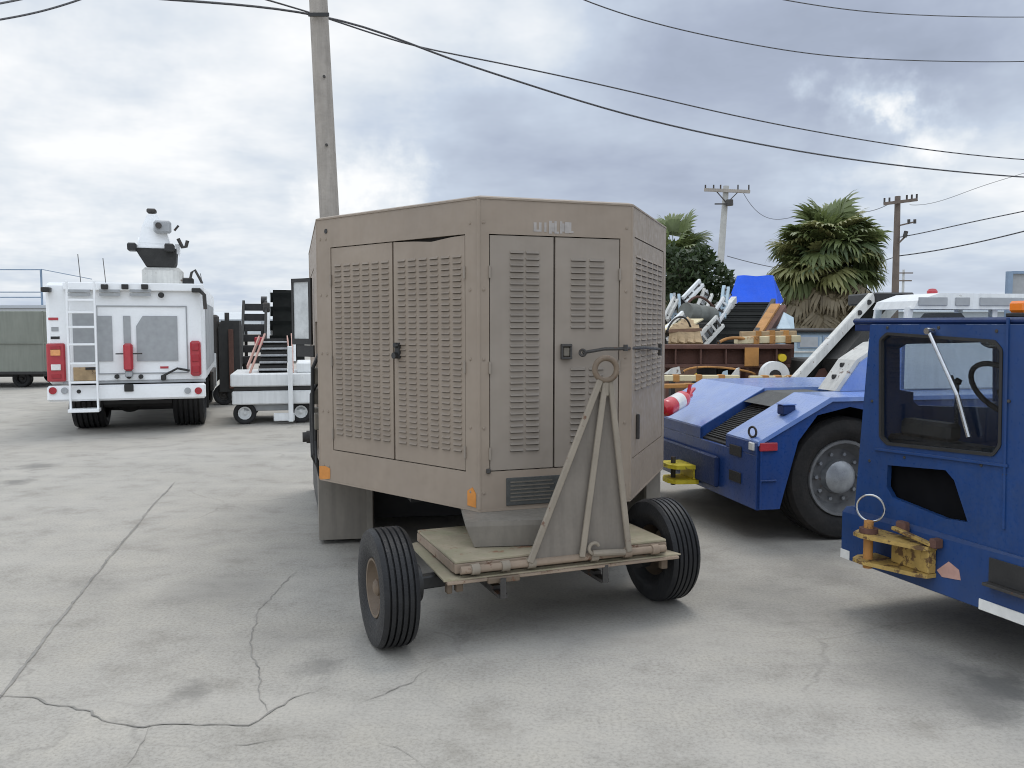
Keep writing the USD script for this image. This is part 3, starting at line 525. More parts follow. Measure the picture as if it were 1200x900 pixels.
# ------------------------------------------------------------------ blue tow tractor, far one
tt1 = thing('tow_tractor', 'low blue aircraft tow tractor with sloped deck, black grille and big wheel behind the generator', 'tow tractor', (1.87, 6.45, 0), 12)
BW, BL = 2.3, 4.8
arch = Polygon([(.17, .0), (.20, .30), (.34, .80), (.50, 1.0), (.78, 1.06), (1.06, 1.0), (1.22, .80), (1.34, .30), (1.36, 0)])
arch2 = shapely.affinity.translate(arch, 3.0, 0)
side = Polygon([(0, .28), (0, .80), (.60, 1.13), (BL, 1.13), (BL, .30)]).difference(arch).difference(arch2)
for y in (0, BW - .03): MB().profile(side, y, y + .03).build('side_panel', 'blue_paint', tt1, smooth=False)
top = lambda off=0.0: Polygon([(.0, .77 + off), (.0, .803 + off), (.60, 1.133 + off), (BL, 1.133 + off), (BL, 1.10 + off), (.62, 1.10 + off)])
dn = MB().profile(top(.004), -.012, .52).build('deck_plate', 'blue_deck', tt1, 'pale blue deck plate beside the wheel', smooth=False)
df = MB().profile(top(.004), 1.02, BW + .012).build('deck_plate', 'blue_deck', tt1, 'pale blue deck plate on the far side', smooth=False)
MB().profile(Polygon([(.02, .55), (.02, .715), (.60, 1.07), (BL, 1.085), (BL, .55)]), .52, 1.02).build('engine_cover', 'grille_dark', tt1, smooth=False)
for k in range(27):
    x = .05 + k * .0212; zz = .717 + (x - .02) * .612
    MB().bar((x, .545, zz + .006), (x, .995, zz + .006), .016, .008).build('grille_slat', 'dark_plate', tt1)
MB().profile(Polygon([(.40, 1.02), (.62, 1.115), (1.0, 1.118), (1.0, 1.09), (.60, 1.08)]), .53, 1.01).build('grille_lid', 'dark_plate', tt1, smooth=False)
for y in (.505, 1.015): MB().profile(Polygon([(.0, .60), (.0, .80), (.60, 1.13), (.60, .9)]), y, y + .02).build('grille_cheek', 'blue_paint', tt1, smooth=False)
endw = sbox(-BW + .0, .28, 0, .798)
MB().box((-.006, .0, .28), (.028, BW, .70), .004).box((-.006, .0, .70), (.028, .525, .798), .004).box((-.006, 1.015, .70), (.028, BW, .798), .004).build('end_plate', 'blue_paint', tt1, smooth=False)
MB().box((-.05, .62, .34), (-.006, 2.1, .60), .012).build('bumper_block', 'blue_dark', tt1)
for z in (.65, .44): MB().box((-.014, .24, z), (-.005, .44, z + .085), .003).build('lamp_recess', 'black_metal', tt1)
MB().box((.012, -.02, .735), (.16, -.001, .80), .006).build('marker_lamp', 'fire_red', tt1, 'red marker lamp at the rear corner')
MB().box((-.025, .03, .735), (-.006, .10, .795), .004).build('reverse_lamp', 'lamp_clear', tt1)
MB().box((.02, -.014, .50), (.16, -.001, .512), .003).build('panel_trim', 'blue_paint', tt1); MB().box((.02, -.012, .29), (.035, -.001, .74), .003).build('panel_trim', 'blue_paint', tt1)
h = sub('tow_hitch', tt1)
for zz in (.30, .43): MB().hull([(-.02, 1.0, zz), (-.02, 1.34, zz), (-.22, 1.02, zz), (-.27, 1.10, zz), (-.27, 1.22, zz), (-.22, 1.32, zz)] + [(-.02, 1.0, zz + .035), (-.02, 1.34, zz + .035), (-.22, 1.02, zz + .035), (-.27, 1.10, zz + .035), (-.27, 1.22, zz + .035), (-.22, 1.32, zz + .035)]).build('hitch_jaw', 'hitch_yellow', h, smooth=False)
MB().box((-.06, 1.02, .335), (-.02, 1.32, .43), .005).build('hitch_back', 'hitch_yellow', h); MB().cyl((-.19, 1.17, .27), (-.19, 1.17, .52), .022, 12).build('hitch_pin', 'dark_steel', h)
zd = lambda x: .807 + x * .55
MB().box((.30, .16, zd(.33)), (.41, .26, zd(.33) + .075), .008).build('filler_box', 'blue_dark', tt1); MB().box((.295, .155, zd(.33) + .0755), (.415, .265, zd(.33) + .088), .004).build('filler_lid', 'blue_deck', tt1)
MB().torus((.03, .14, .865), (1, .3, .0), .04, .009, 20, 8).build('lifting_ring', 'dark_steel', tt1)
wheel(tt1, (.78, .20, .487), (0, -1, 0), .487, .36, .30, 'worn_rubber', 'rim_grey', 'hub_silver', grooves=4, bolts=10, n=72, dish=.5, hubf=1.55)
wheel(tt1, (.78, BW - .2, .487), (0, 1, 0), .487, .36, .30, 'worn_rubber', 'rim_grey', 'hub_silver', grooves=4, bolts=10, n=40)
wheel(tt1, (3.78, .20, .487), (0, -1, 0), .487, .36, .30, 'worn_rubber', 'rim_grey', 'hub_silver', grooves=4, n=40)
wheel(tt1, (3.78, BW - .2, .487), (0, 1, 0), .487, .36, .30, 'worn_rubber', 'rim_grey', 'hub_silver', grooves=4, n=40)
MB().box((.15, .42, .30), (BL - .1, BW - .42, .56), .02).build('chassis', 'black_metal', tt1)
for x in (.78, 3.78): MB().bar((x, .3, .487), (x, BW - .3, .487), .16).build('axle', 'black_metal', tt1)
# offset cab
c0, c1 = .50, .98
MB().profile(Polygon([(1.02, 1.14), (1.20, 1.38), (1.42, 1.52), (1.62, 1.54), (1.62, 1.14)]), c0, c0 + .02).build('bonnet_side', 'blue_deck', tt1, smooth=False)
MB().profile(Polygon([(.98, 1.14), (1.17, 1.40), (1.41, 1.545), (1.62, 1.56), (1.62, 1.14)]), c0 + .02, .78).build('bonnet', 'dirty_white', tt1, smooth=False)
for x, z in ((1.055, 1.25), (1.13, 1.35)): MB().cyl((x - .01, c0 + .16, z), (x + .05, c0 + .16, z), .022, 14).build('bonnet_lamp', 'grille_dark', tt1)
MB().box((1.58, c0, 1.14), (3.6, c1, 1.545), .01).build('cab_body', 'white_paint', tt1)
m = MB()
for x in (1.62, 2.5, 3.5):
    for y in (c0 + .03, c1 - .03): MB().bar((x, y, 1.54), (x + (.05 if x < 2 else 0), y, 1.84), .05).build('cab_pillar', 'white_paint', tt1)
MB().profile(Polygon([(1.66, 1.83), (1.70, 1.90), (1.90, 1.965), (3.6, 1.965), (3.65, 1.83)]), c0 - .04, c1 + .04).build('cab_roof', 'white_paint', tt1, smooth=False)
for x0, x1 in ((1.70, 1.98), (2.06, 2.2), (2.3, 2.75)): MB().box((x0, c0 - .052, 1.86), (x1, c0 - .038, 1.93), .004).build('roof_vent', 'fire_grey', tt1)
MB().box((1.66, c0 + .01, 1.545), (3.48, c0 + .016, 1.83)).build('cab_window', 'window_glass', tt1); MB().box((1.625, c0 + .05, 1.545), (1.63, c1 - .05, 1.83)).build('cab_window', 'window_glass', tt1)
MB().box((2.0, c0 + .12, 1.545), (2.35, c1 - .1, 1.80), .05).build('driver_seat', 'seat_black', tt1)
MB().lathe([(0, .045), (.03, .045), (.05, .03), (.055, .001)], (2.10, .8, 1.965), (0, 0, 1), 14).build('roof_beacon', 'fire_red', tt1)
# fire extinguisher lying on the deck
fe = thing('fire_extinguisher', 'red fire extinguisher with white label lying on the far tow tractor deck', 'fire extinguisher', world=True)
a_, b_ = P(781, 478, 7.62), P(808, 463, 7.95); a_[2] += 0; ad = unit(b_ - a_)
MB().lathe([(-.07, .001), (-.065, .04), (-.03, .072), (0, .078), (.10, .078)], a_, ad, 24).build('tank', 'extinguisher_red', fe)
MB().lathe([(.10, .0785), (.24, .0785)], a_, ad, 24).build('label_band', 'lamp_clear', fe)
MB().lathe([(.24, .078), (.30, .078), (.345, .06), (.37, .028), (.40, .026), (.40, .001)], a_, ad, 24).build('shoulder', 'extinguisher_red', fe)
m = MB().cyl(a_ + ad * .37, a_ + ad * .45, .03, 12).bar(a_ + ad * .40, a_ + ad * .44 + np.array([.0, -.02, .10]), .03, .02).bar(a_ + ad * .40, a_ + ad * .53 + np.array([0, 0, .04]), .03, .02).build('valve_handle', 'extinguisher_red', fe)

# ------------------------------------------------------------------ blue baggage tractor, near one
t2 = thing('baggage_tractor', 'small dark blue tractor with cab window, wiper and old yellow hitch at the right edge', 'baggage tractor', (2.0, 5.1, 0), 19.5, world=True)
hx = np.array([math.cos(math.radians(19.5)), math.sin(math.radians(19.5)), 0]); fy = np.array([math.sin(math.radians(19.5)), -math.cos(math.radians(19.5)), 0])   # length; along the end face towards the camera
O2 = np.array([2.0, 5.1, 0.]); T2 = np.eye(4); T2[:3, 0], T2[:3, 1], T2[:3, 3] = fy, hx, O2           # (along face, depth, height)
W2 = 1.62; l2 = lambda s, d, z: O2 + fy * s + hx * d + np.array([0, 0, z])
CA, CB = l2(.08, .02, 0)[:2], l2(W2, .02, 0)[:2]                                                     # the cab's end wall
MB().hull([l2(*q) for q in ((0, 0, .29), (0, 0, .57), (.05, .03, .61), (0, 2.5, .29), (.05, 2.5, .61), (W2, 0, .29), (W2, 0, .60), (W2, 2.5, .29), (W2, 2.5, .61), (.02, .02, .28), (W2, .02, .28), (.0, .03, .60))]).build('bumper_body', 'navy_paint', t2)
win = wall_poly(CA, CB, [(1032, 398), (1040, 391), (1166, 400), (1174, 410), (1172, 522), (1164, 533), (1040, 520), (1032, 512)]).buffer(-.03).buffer(.03)
vent = wall_poly(CA, CB, [(1040, 545), (1108, 551), (1118, 563), (1134, 612), (1108, 608), (1046, 583), (1039, 570)])
wz = 1.70; wl_ = Polygon([(.0, .60), (W2 - .10, .60), (W2 - .10, wz), (.085, wz)])
MB().plate(CA, CB, wl_.difference(win).difference(vent), -.03, 0).build('end_wall', 'navy_paint', t2, smooth=False)
MB().plate(CA, CB, win.buffer(.008, join_style='mitre').difference(win.buffer(-.008, join_style='mitre')), -.02, .006).build('window_seal', 'black_metal', t2, smooth=False)
MB().plate(CA, CB, win, -.018, -.014).build('window_pane', 'window_glass', t2, smooth=False)
MB().plate(CA, CB, vent.buffer(.04), -.09, -.06).build('vent_mesh', 'void_black', t2, smooth=False)
MB().box((.10, .34, .60), (W2 - .02, 2.3, .95), .01, T2).build('engine_box', 'blue_dark', t2)
# other cab walls with openings, roof, interior
LA, LBq = l2(.17, 1.35, 0)[:2], l2(.15, .10, 0)[:2]
lwid = float(np.linalg.norm(LBq - LA)); MB().plate(LA, LBq, sbox(0, .6, lwid, wz).difference(swin := wall_poly(LA, LBq, [(1050, 408), (1058, 403), (1156, 401), (1163, 408), (1163, 470), (1156, 477), (1072, 475), (1066, 470), (1066, 459), (1050, 457)])), -.03, 0).build('side_wall', 'navy_paint', t2, smooth=False)
MB().plate(LA, LBq, swin, -.018, -.014).build('side_window', 'window_glass', t2, smooth=False)
FA2, FB2 = l2(W2, 1.32, 0)[:2], l2(.14, 1.32, 0)[:2]; fw = float(np.linalg.norm(FB2 - FA2))
fwin = sbox(.14, 1.10, fw - .08, 1.58)
MB().plate(FA2, FB2, sbox(0, .6, fw, wz).difference(fwin), -.03, 0).build('front_wall', 'seat_black', t2, smooth=False)
MB().plate(FA2, FB2, fwin, -.018, -.014).build('front_window', 'window_glass', t2, smooth=False)
MB().box((W2 - .05, .135, .6), (W2 - .02, 1.29, wz), .004, T2).build('side_wall', 'navy_paint', t2)
MB().box((-.0, .03, wz + .001), (W2 + .03, 1.45, wz + .035), .012, T2).build('cab_roof', 'blue_dark', t2)
MB().box((.02, .035, wz - .04), (W2, .098, wz), .004, T2).build('roof_visor', 'blue_dark', t2)
wp = lambda q, o: np.array([CA[0], CA[1], 0]) + fy * q[0] + np.array([0, 0, q[1]]) - hx * o
st = MB().box((.65, .55, .97), (1.15, 1.0, 1.06), .03, T2).box((.65, .95, 1.03), (1.15, 1.06, 1.42), .03, T2).build('driver_seat', 'seat_black', t2)
cw = wp(on_wall(CA, CB, 1136, 458), -.22); MB().torus(cw, hx * .8 + np.array([0, 0, .6]), .17, .014, 28, 8).build('steering_wheel', 'black_metal', t2); MB().cyl(cw, cw + hx * .1 - np.array([0, 0, .3]), .025, 10).build('steering_column', 'black_metal', t2)
MB().box((.15, .16, .96), (W2 - .1, .30, 1.06), .02, T2).build('dashboard', 'seat_black', t2)
wpa, wpb = on_wall(CA, CB, 1094, 388), on_wall(CA, CB, 1139, 512)
wpm = on_wall(CA, CB, 1128, 463)
MB().tube([wp(wpa, .035), wp(on_wall(CA, CB, 1108, 415), .045), wp(wpm, .035)], .010, 8).tube([wp(wpm, .035), wp(wpb, .022)], .012, 8).cyl(wp(wpa, -.01), wp(wpa, .05), .018, 10).build('wiper_arm', 'chrome', t2)
MB().bar(wp(on_wall(CA, CB, 1118, 440), .018), wp(wpb, .018), .008, .016).build('wiper_blade', 'black_metal', t2)
mq = wp(on_wall(CA, CB, 1147, 398), -.10); W_ = np.eye(4); W_[:3, :3] = np.stack([fy, hx, [0, 0, 1]], 1); W_[:3, 3] = mq
m = MB(); sp = trimesh.creation.icosphere(3, 1.0); sp.apply_scale((.085, .03, .045)); m.mesh(sp, W_).build('mirror', 'chrome', t2)
MB().tube([mq + [0, 0, .03], mq + [0, 0, .07]], .01, 8).build('mirror_stalk', 'black_metal', t2)
MB().tube([l2(.35, .5, 1.0), l2(.36, .48, 1.25), l2(.38, .46, 1.36)], .012, 8).build('gear_lever', 'chrome', t2); MB().lathe([(0, .001), (.005, .02), (.03, .025), (.045, .001)], l2(.38, .46, 1.35), (0, 0, 1), 12).build('lever_knob', 'black_metal', t2)
MB().box((.25, .17, 1.061), (.6, .28, 1.16), .02, T2).build('gauge_box', 'dark_steel', t2)
for px, py in ((1022, 470), (1019, 540), (1060, 536), (1150, 545), (1040, 384), (1100, 384), (1168, 388)): q_ = on_wall(CA, CB, px, py); MB().lathe([(-.001, .010), (.004, .008), (.005, .001)], wp(q_, 0), -hx, 8).build('bolt_head', 'dark_steel', t2)
# trim, seams, strips
sm = lambda px0, py0, px1, py1, wdt, name, mat, off=.003: MB().bar(wp(on_wall(CA, CB, px0, py0), off), wp(on_wall(CA, CB, px1, py1), off), wdt, wdt, b=.001).build(name, mat, t2)
sm(1026, 526, 1182, 546, .014, 'seam_trim', 'navy_paint'); sm(1182, 372, 1177, 620, .012, 'seam_trim', 'navy_paint'); 
for px in (1178, 1183): MB().cyl(wp(on_wall(CA, CB, px, 556 if px == 1178 else 470), 0), wp(on_wall(CA, CB, px, 556 if px == 1178 else 470), .008), .008, 8).build('bolt_head', 'dark_steel', t2)
MB().box((.0, -.008, .29), (.075, -.001, .345), .002, T2).build('reflective_strip', 'lamp_clear', t2, 'white strip at the far bumper corner')
MB().box((.99, -.008, .285), (1.25, -.001, .34), .002, T2).build('reflective_strip', 'lamp_clear', t2, 'white strip at the near end of the bumper')
MB().box((1.04, -.008, .44), (1.3, -.001, .56), .002, T2).build('step_hole', 'black_metal', t2); MB().box((1.04, -.05, .425), (1.3, -.001, .44), .002, T2).build('step_tread', 'dark_steel', t2)
# hitch
B0, B1 = O2[:2], l2(W2, 0, 0)[:2]; hs = [on_wall(B0, B1, q, 645)[0] for q in (1026, 1098)]; hc = sum(hs) / 2; hh = abs(hs[1] - hs[0]) / 2
hz0, hz1 = on_wall(B0, B1, 1060, 664)[1], on_wall(B0, B1, 1060, 633)[1]; h = sub('tow_hitch', t2)
for zz in (hz0, hz1): MB().hull([l2(hc + s_ * hh, d_, zz + k) for s_, d_ in ((-1, 0), (1, 0), (1, -.06), (.8, -.10), (-.55, -.20), (-.85, -.19), (-1, -.13)) for k in (0, .022)]).build('hitch_plate', 'hitch_old', h, smooth=False)
MB().box((hc - hh * .2, -.055, hz0 + .023), (hc + hh, -.002, hz1 - .001), .004, T2).build('hitch_back', 'hitch_old', h)
MB().cyl(l2(hc - hh * .62, -.13, hz0 - .03), l2(hc - hh * .62, -.13, hz1 + .09), .026, 14).build('hitch_pin', 'rust_orange', h)
MB().cyl(l2(hc - hh * .62, -.13, hz1 + .023), l2(hc - hh * .62, -.13, hz1 + .05), .05, 16).build('pin_collar', 'rust_beam', h)
rc_ = l2(hc - hh * .72, -.10, hz1 + .155); MB().torus(rc_, hx * .8 - fy * .5, .075, .006, 28, 8).build('pin_ring', 'chrome', h)
MB().bar(l2(hc - .03, -.06, hz1 + .07), l2(hc + hh * 1.05, -.05, hz1 + .035), .03, .02, b=.004).build('release_lever', 'hitch_old', h); MB().box((hc + hh * 1.0, -.06, hz1 + .02), (hc + hh * 1.2, -.002, hz1 + .07), .006, T2).build('lever_mount', 'rust_beam', h)
MB().box((hc - .03, -.05, hz1 + .05), (hc + .04, -.002, hz1 + .11), .01, T2).build('latch_block', 'rust_beam', h)
MB().plate(B0, B1, wall_poly(B0, B1, [(1098, 668), (1112, 658), (1124, 668), (1126, 680), (1104, 676)]), 0, .002).build('scraped_patch', 'salmon_paint', t2, smooth=False)
bc = l2(on_wall(CA, CB, 1176, 360)[0] + .06, .16, wz + .036); MB().box((-.055, -.04, 0), (.055, .04, .02), .004, np.block([[np.stack([fy, hx, [0, 0, 1]], 1), bc[:, None]], [np.zeros((1, 3)), np.ones((1, 1))]])).build('beacon_base', 'black_metal', t2)
MB().box((-.046, -.036, .021), (.046, .036, .078), .012, np.block([[np.stack([fy, hx, [0, 0, 1]], 1), bc[:, None]], [np.zeros((1, 3)), np.ones((1, 1))]])).build('beacon', 'beacon_orange', t2)
for s_ in (.30, W2 - .10):
    for d_ in (1.15, 2.1): wheel(t2, l2(s_, d_, .25), fy * (1 if s_ > 1 else -1), .25, .17, .13, 'worn_rubber', 'rim_grey', 'rim_grey', n=32)

# ------------------------------------------------------------------ fire truck
YT = 13.0; p0 = np.array([-.545 * YT, YT, 0])
ft = thing('fire_truck', 'white airport fire truck seen from the rear, with ladder, red lamp panels and roof turret', 'fire truck', p0, 17.5)
k_ = .0133; TW = 2.27
lx = lambda px: (px - 55) / 185 * TW
lz = lambda py, px=147: CAM_H - (py - 379.9) * (YT + .3 * lx(px)) / 1000
bx = lambda x0, x1, y0, y1, d0, d1, b=.0: MB().box((lx(x0), -d1, lz(y1, (x0 + x1) / 2)), (lx(x1), -d0, lz(y0, (x0 + x1) / 2)), b)
MB().box((0, 0, .78), (TW, 5.2, lz(332)), .05).build('body', 'fire_white', ft)
MB().box((.05, 5.25, .78), (TW - .05, 7.0, lz(345)), .12).build('crew_cab', 'fire_white', ft)
MB().box((-.0, -.12, lz(468)), (TW, -.002, lz(450)), .03).build('rear_bumper', 'fire_white', ft)
bx(76, 240, 332, 341, .001, .05, .01).build('roof_coaming', 'fire_white', ft)
for x0, x1, y0, y1 in ((113, 130, 370, 423), (143, 151.5, 370, 402), (85, 109, 366, 424)): bx(x0, x1, y0, y1, .002, .012).build('mesh_panel', 'fire_grey', ft)
A3 = (0, 0); m = MB().profile(Polygon([(0, 0), (.01, 0), (.01, 1), (0, 1)]), 0, 1)
pts = [(lx(158), lz(382)), (lx(166), lz(370)), (lx(207), lz(370)), (lx(207), lz(423)), (lx(158), lz(423))]
MB().plate((0, 0), (1, 0), Polygon(pts), .002, .014).build('mesh_panel', 'fire_grey', ft, 'large grey mesh panel with a clipped corner', smooth=False)
dr = bx(130, 219, 357, 445, .001, .004); 
fr = Polygon([(lx(112), lz(358)), (lx(219), lz(358)), (lx(219), lz(438)), (lx(112), lz(438))]); MB().plate((0, 0), (1, 0), fr.difference(fr.buffer(-.018)), .001, .010).build('panel_frame', 'fire_grey', ft, smooth=False)
for x0, x1 in ((82, 107), (117, 141), (152, 177)):
    for y0, y1 in ((339.5, 342.5), (344, 347)): bx(x0, x1, y0, y1, .05, .058).build('vent_slot', 'fire_grey', ft)
for px in (123.5, 147, 170): bx(px - 4, px + 4, 333.5, 339, .051, .10, .006).build('work_lamp', 'black_metal', ft)
bx(53, 63, 337, 342.5, .0, .16, .01).build('corner_lamp', 'black_metal', ft); bx(226, 237, 338, 343, .0, .16, .01).build('corner_lamp', 'black_metal', ft)
c = lambda px, py, r, d0, d1: MB().cyl((lx(px), -d0, lz(py, px)), (lx(px), -d1, lz(py, px)), r, 20)
c(189, 346, .045, .05, .07).build('round_port', 'black_metal', ft)
# left lamp panel, right lamp panel, middle red reel stand
lp = bx(55, 76, 402, 447, .001, .06, .02).build('lamp_panel', 'fire_red', ft, 'large red lamp panel at the left edge'); 
for y, mt in ((413, 'lamp_amber'), (430, 'lamp_clear')): bx(60, 71, y - 3.5, y + 3.5, .0605, .075, .006).build('lamp_lens', mt, lp)
bx(60, 71, 405, 409, .0605, .07, .004).build('lamp_lens', 'lamp_red', lp); bx(60, 71, 438, 443, .0605, .07, .004).build('lamp_lens', 'lamp_red', lp)
lp = bx(222, 235, 399, 440, .001, .10, .03).build('lamp_panel', 'fire_red', ft, 'narrow red lamp panel at the right edge')
for y in (406, 419, 432): bx(224, 233, y - 4, y + 4, .1005, .112, .006).build('lamp_lens', 'lamp_red', lp)
bx(143, 154, 402, 434, .004, .14, .03).build('hose_reel', 'fire_red', ft); 
m = MB().bar((lx(134), -.1, lz(414)), (lx(165), -.1, lz(414)), .02).build('reel_handle', 'dark_steel', ft)
bx(144, 153, 434, 441, .004, .10, .01).build('reel_valve', 'hub_silver', ft)
for px in (134, 148, 162): c(px, 441, .035, .004, .05).build('hose_port', 'black_metal', ft)
bx(143, 154, 449.5, 458, .121, .14, .02).build('tow_pintle', 'black_metal', ft)
for px, mt in ((62, 'lamp_red'), (231, 'lamp_red')): c(px, 457, .055, .12, .135).build('bumper_lamp', mt, ft)
for px in (75, 218): c(px, 457, .05, .12, .132).build('bumper_lamp', 'hub_silver', ft)
c(91, 458, .03, .12, .13).build('bumper_hole', 'black_metal', ft)
bx(58, 69, 372, 375, .001, .006).build('red_label', 'fire_red', ft); bx(60, 70, 394, 397, .001, .006).build('dark_label', 'black_metal', ft); bx(185, 195, 429, 431.5, .001, .006).build('red_label', 'fire_red', ft)
bx(61, 69, 383, 388, .001, .005).build('grey_label', 'fire_grey', ft)
bx(84, 110, 430, 446, .001, .02, .004).build('gear_locker', 'tan_wood', ft); bx(98, 110, 430, 433, .021, .03).build('locker_latch', 'black_metal', ft)
m = MB().tube([(lx(188), -.05, lz(441)), (lx(196), -.07, lz(437)), (lx(206), -.07, lz(432)), (lx(221), -.06, lz(435))], .018, 8).build('hose', 'black_metal', ft); bx(186, 192, 439, 445, .002, .07, .01).build('hose_coupling', 'black_metal', ft)
bx(72, 240, 446, 448.5, .001, .03, .004).build('tread_strip', 'fire_grey', ft)
# ladder
ld = sub('ladder', ft)
for px in (82, 113): MB().bar((lx(px), -.17, lz(481, px)), (lx(px), -.17, lz(330, px)), .05, .03, b=.006).build('ladder_rail', 'fire_white', ld)
for y in (352, 366, 383, 403, 425, 447, 480): MB().bar((lx(82), -.17, lz(y, 98)), (lx(113), -.17, lz(y, 98)), .045, .035, b=.005).build('ladder_rung', 'fire_white', ld)
bx(80, 115, 477.5, 481.5, .05, .28, .006).build('step', 'fire_white', ft)
for px in (80, 114): MB().bar((lx(px), -.16, lz(479, px)), (lx(px), -.05, lz(466, px)), .02).build('step_hanger', 'dark_steel', ft)
# turret on the roof
zr_ = lz(332); tu = sub('roof_turret', ft); ty = 1.3; sc = (YT + ty) / YT
tx = lambda px: lx(px) + .0 + (px - 147) * .0014 + .27; tz = lambda py: CAM_H - (py - 379.9) * (YT + ty + .4) / 1000
MB().box((tx(137), ty - .3, zr_), (tx(183), ty + .3, tz(315)), .05).build('turret_base', 'dirty_white', tu)
MB().hull([(tx(q), ty + d, tz(y)) for q, y in ((129, 293), (177, 293), (137, 303), (176, 309), (142, 314), (174, 314)) for d in (-.22, .22)]).build('turret_yoke', 'grille_dark', tu, smooth=False)
MB().cyl((tx(133), ty - .05, tz(291)), (tx(164), ty - .05, tz(291)), .16, 20).build('turret_drum', 'fire_white', tu)
MB().hull([(tx(q), ty + d, tz(y)) for q, y, dd_ in ((134, 287, .2), (170, 287, .2), (138, 268, .17), (165, 270, .17), (144, 254, .1), (155, 253, .1)) for d in (-dd_, dd_)]).build('turret_head', 'fire_white', tu, smooth=False)
MB().box((tx(152), ty - .32, tz(276)), (tx(172), ty - .18, tz(262)), .03).build('turret_camera', 'fire_grey', tu); MB().cyl((tx(158), ty - .2, tz(268)), (tx(158), ty - .36, tz(268)), .05, 12).build('turret_nozzle', 'dark_steel', tu)
for a, b_ in ((122, 132), (164, 175)): MB().box((tx(a), ty - .36, tz(297)), (tx(b_), ty - .1, tz(288)), .02).build('turret_clamp', 'black_metal', tu)
MB().box((tx(143), ty - .1, tz(252)), (tx(154), ty + .1, tz(247)), .02).build('turret_cap', 'dark_steel', tu)
MB().hull([(tx(175), ty - .1, tz(287)), (tx(181), ty - .1, tz(287)), (tx(180), ty - .1, tz(301)), (tx(176), ty - .1, tz(297)), (tx(175), ty + .1, tz(287)), (tx(181), ty + .1, tz(287)), (tx(180), ty + .1, tz(301))]).build('turret_ear', 'fire_white', tu, smooth=False)
MB().tube([(tx(179), ty - .15, tz(281)), (tx(184), ty - .15, tz(291)), (tx(188), ty - .15, tz(290)), (tx(190), ty - .15, tz(283))], .03, 8).build('turret_bracket', 'dark_steel', tu); MB().tube([(tx(175), ty - .15, tz(272)), (tx(180), ty - .15, tz(266))], .02, 6).build('turret_bracket', 'dark_steel', tu)
MB().tube([(tx(192), ty - .2, tz(328)), (tx(194), ty - .2, tz(320)), (tx(198), ty - .2, tz(317)), (tx(203), ty - .2, tz(326)), (tx(206), ty - .2, tz(332))], .022, 8).build('cable_loop', 'dark_steel', tu)
MB().box((tx(178), ty - .2, zr_ + .002), (tx(196), ty, tz(326)), .02).build('cable_box', 'black_metal', tu)
for px, y in ((92, 298), (121, 302), (238, 318)): MB().tube([(lx(px), .3, zr_), (lx(px) - .03, .3, lz(y))], .006, 6).build('antenna', 'dark_steel', ft)
MB().tube([(lx(236), -.12, lz(340)), (lx(241), -.12, lz(345)), (lx(242), -.12, lz(362))], .03, 8).build('grab_handle', 'dark_steel', ft)
# running gear
for x in (.45, TW - .30): wheel(ft, (x, .95, .50), (-1 if x < 1 else 1, 0, 0), .50, .50, .28, 'rubber', 'fire_white', 'hub_silver', grooves=5, n=48)
for x in (.30, TW - .25): wheel(ft, (x, 5.4, .50), (-1 if x < 1 else 1, 0, 0), .50, .36, .28, 'rubber', 'fire_white', 'hub_silver', grooves=5, n=40)
MB().bar((.5, .95, .5), (TW - .5, .95, .5), .2).build('axle', 'black_metal', ft)
sp = trimesh.creation.icosphere(2, .24); W_ = np.eye(4); W_[:3, 3] = (TW / 2 - .1, .9, .48); MB().mesh(sp, W_).build('differential', 'black_metal', ft)
MB().box((.25, .05, .55), (TW - .25, 6.0, .776), .02).build('chassis', 'black_metal', ft); MB().box((.12, 1.5, .22), (TW - .02, 1.56, .78), .01).build('mud_flap', 'black_metal', ft); MB().box((.55, .5, .36), (TW - .5, 1.4, .70), .05).build('gearbox', 'black_metal', ft)
MB().box((TW + .001, 4.9, 1.25), (TW + .22, 5.0, 1.75), .03).build('door_mirror', 'dark_steel', ft)
MB().box((TW + .0, 1.8, .5), (TW + .06, 3.4, .85), .01).build('side_step', 'dark_steel', ft)
for y in (.4, 1.7, 3.0): MB().box((TW, y, .95), (TW + .012, y + 1.15, 2.05), .004).build('locker_shutter', 'fire_grey', ft)

# ------------------------------------------------------------------ left background
tr = thing('box_trailer', 'olive grey box trailer at the left edge behind the fire truck', 'trailer', (-16.4, 22.6, 0), 3)
MB().box((-2.6, 0, .40), (3.95, 2.4, 2.06), .03).build('box_body', 'olive_grey', tr)
MB().box((-2.6, -.02, 1.18), (3.96, -.001, 1.22), .004).build('body_rail', 'olive_grey', tr); MB().box((-2.6, -.02, .36), (3.96, 2.4, .44), .01).build('bottom_rail', 'grille_dark', tr)
MB().box((-2.4, .3, .28), (3.7, 2.1, .37), .01).build('chassis', 'black_metal', tr)
for x in (-1.0, 3.15):
    for y in (.35, 2.05): wheel(tr, (x, y, .24), (0, -1 if y < 1 else 1, 0), .24, .22, .13, 'rubber', 'black_metal', 'dark_steel', n=28)
for x in (-2.4, .7, 3.9): MB().bar((x, -.012, .45), (x, -.012, 2.05), .03).build('body_post', 'olive_grey', tr)

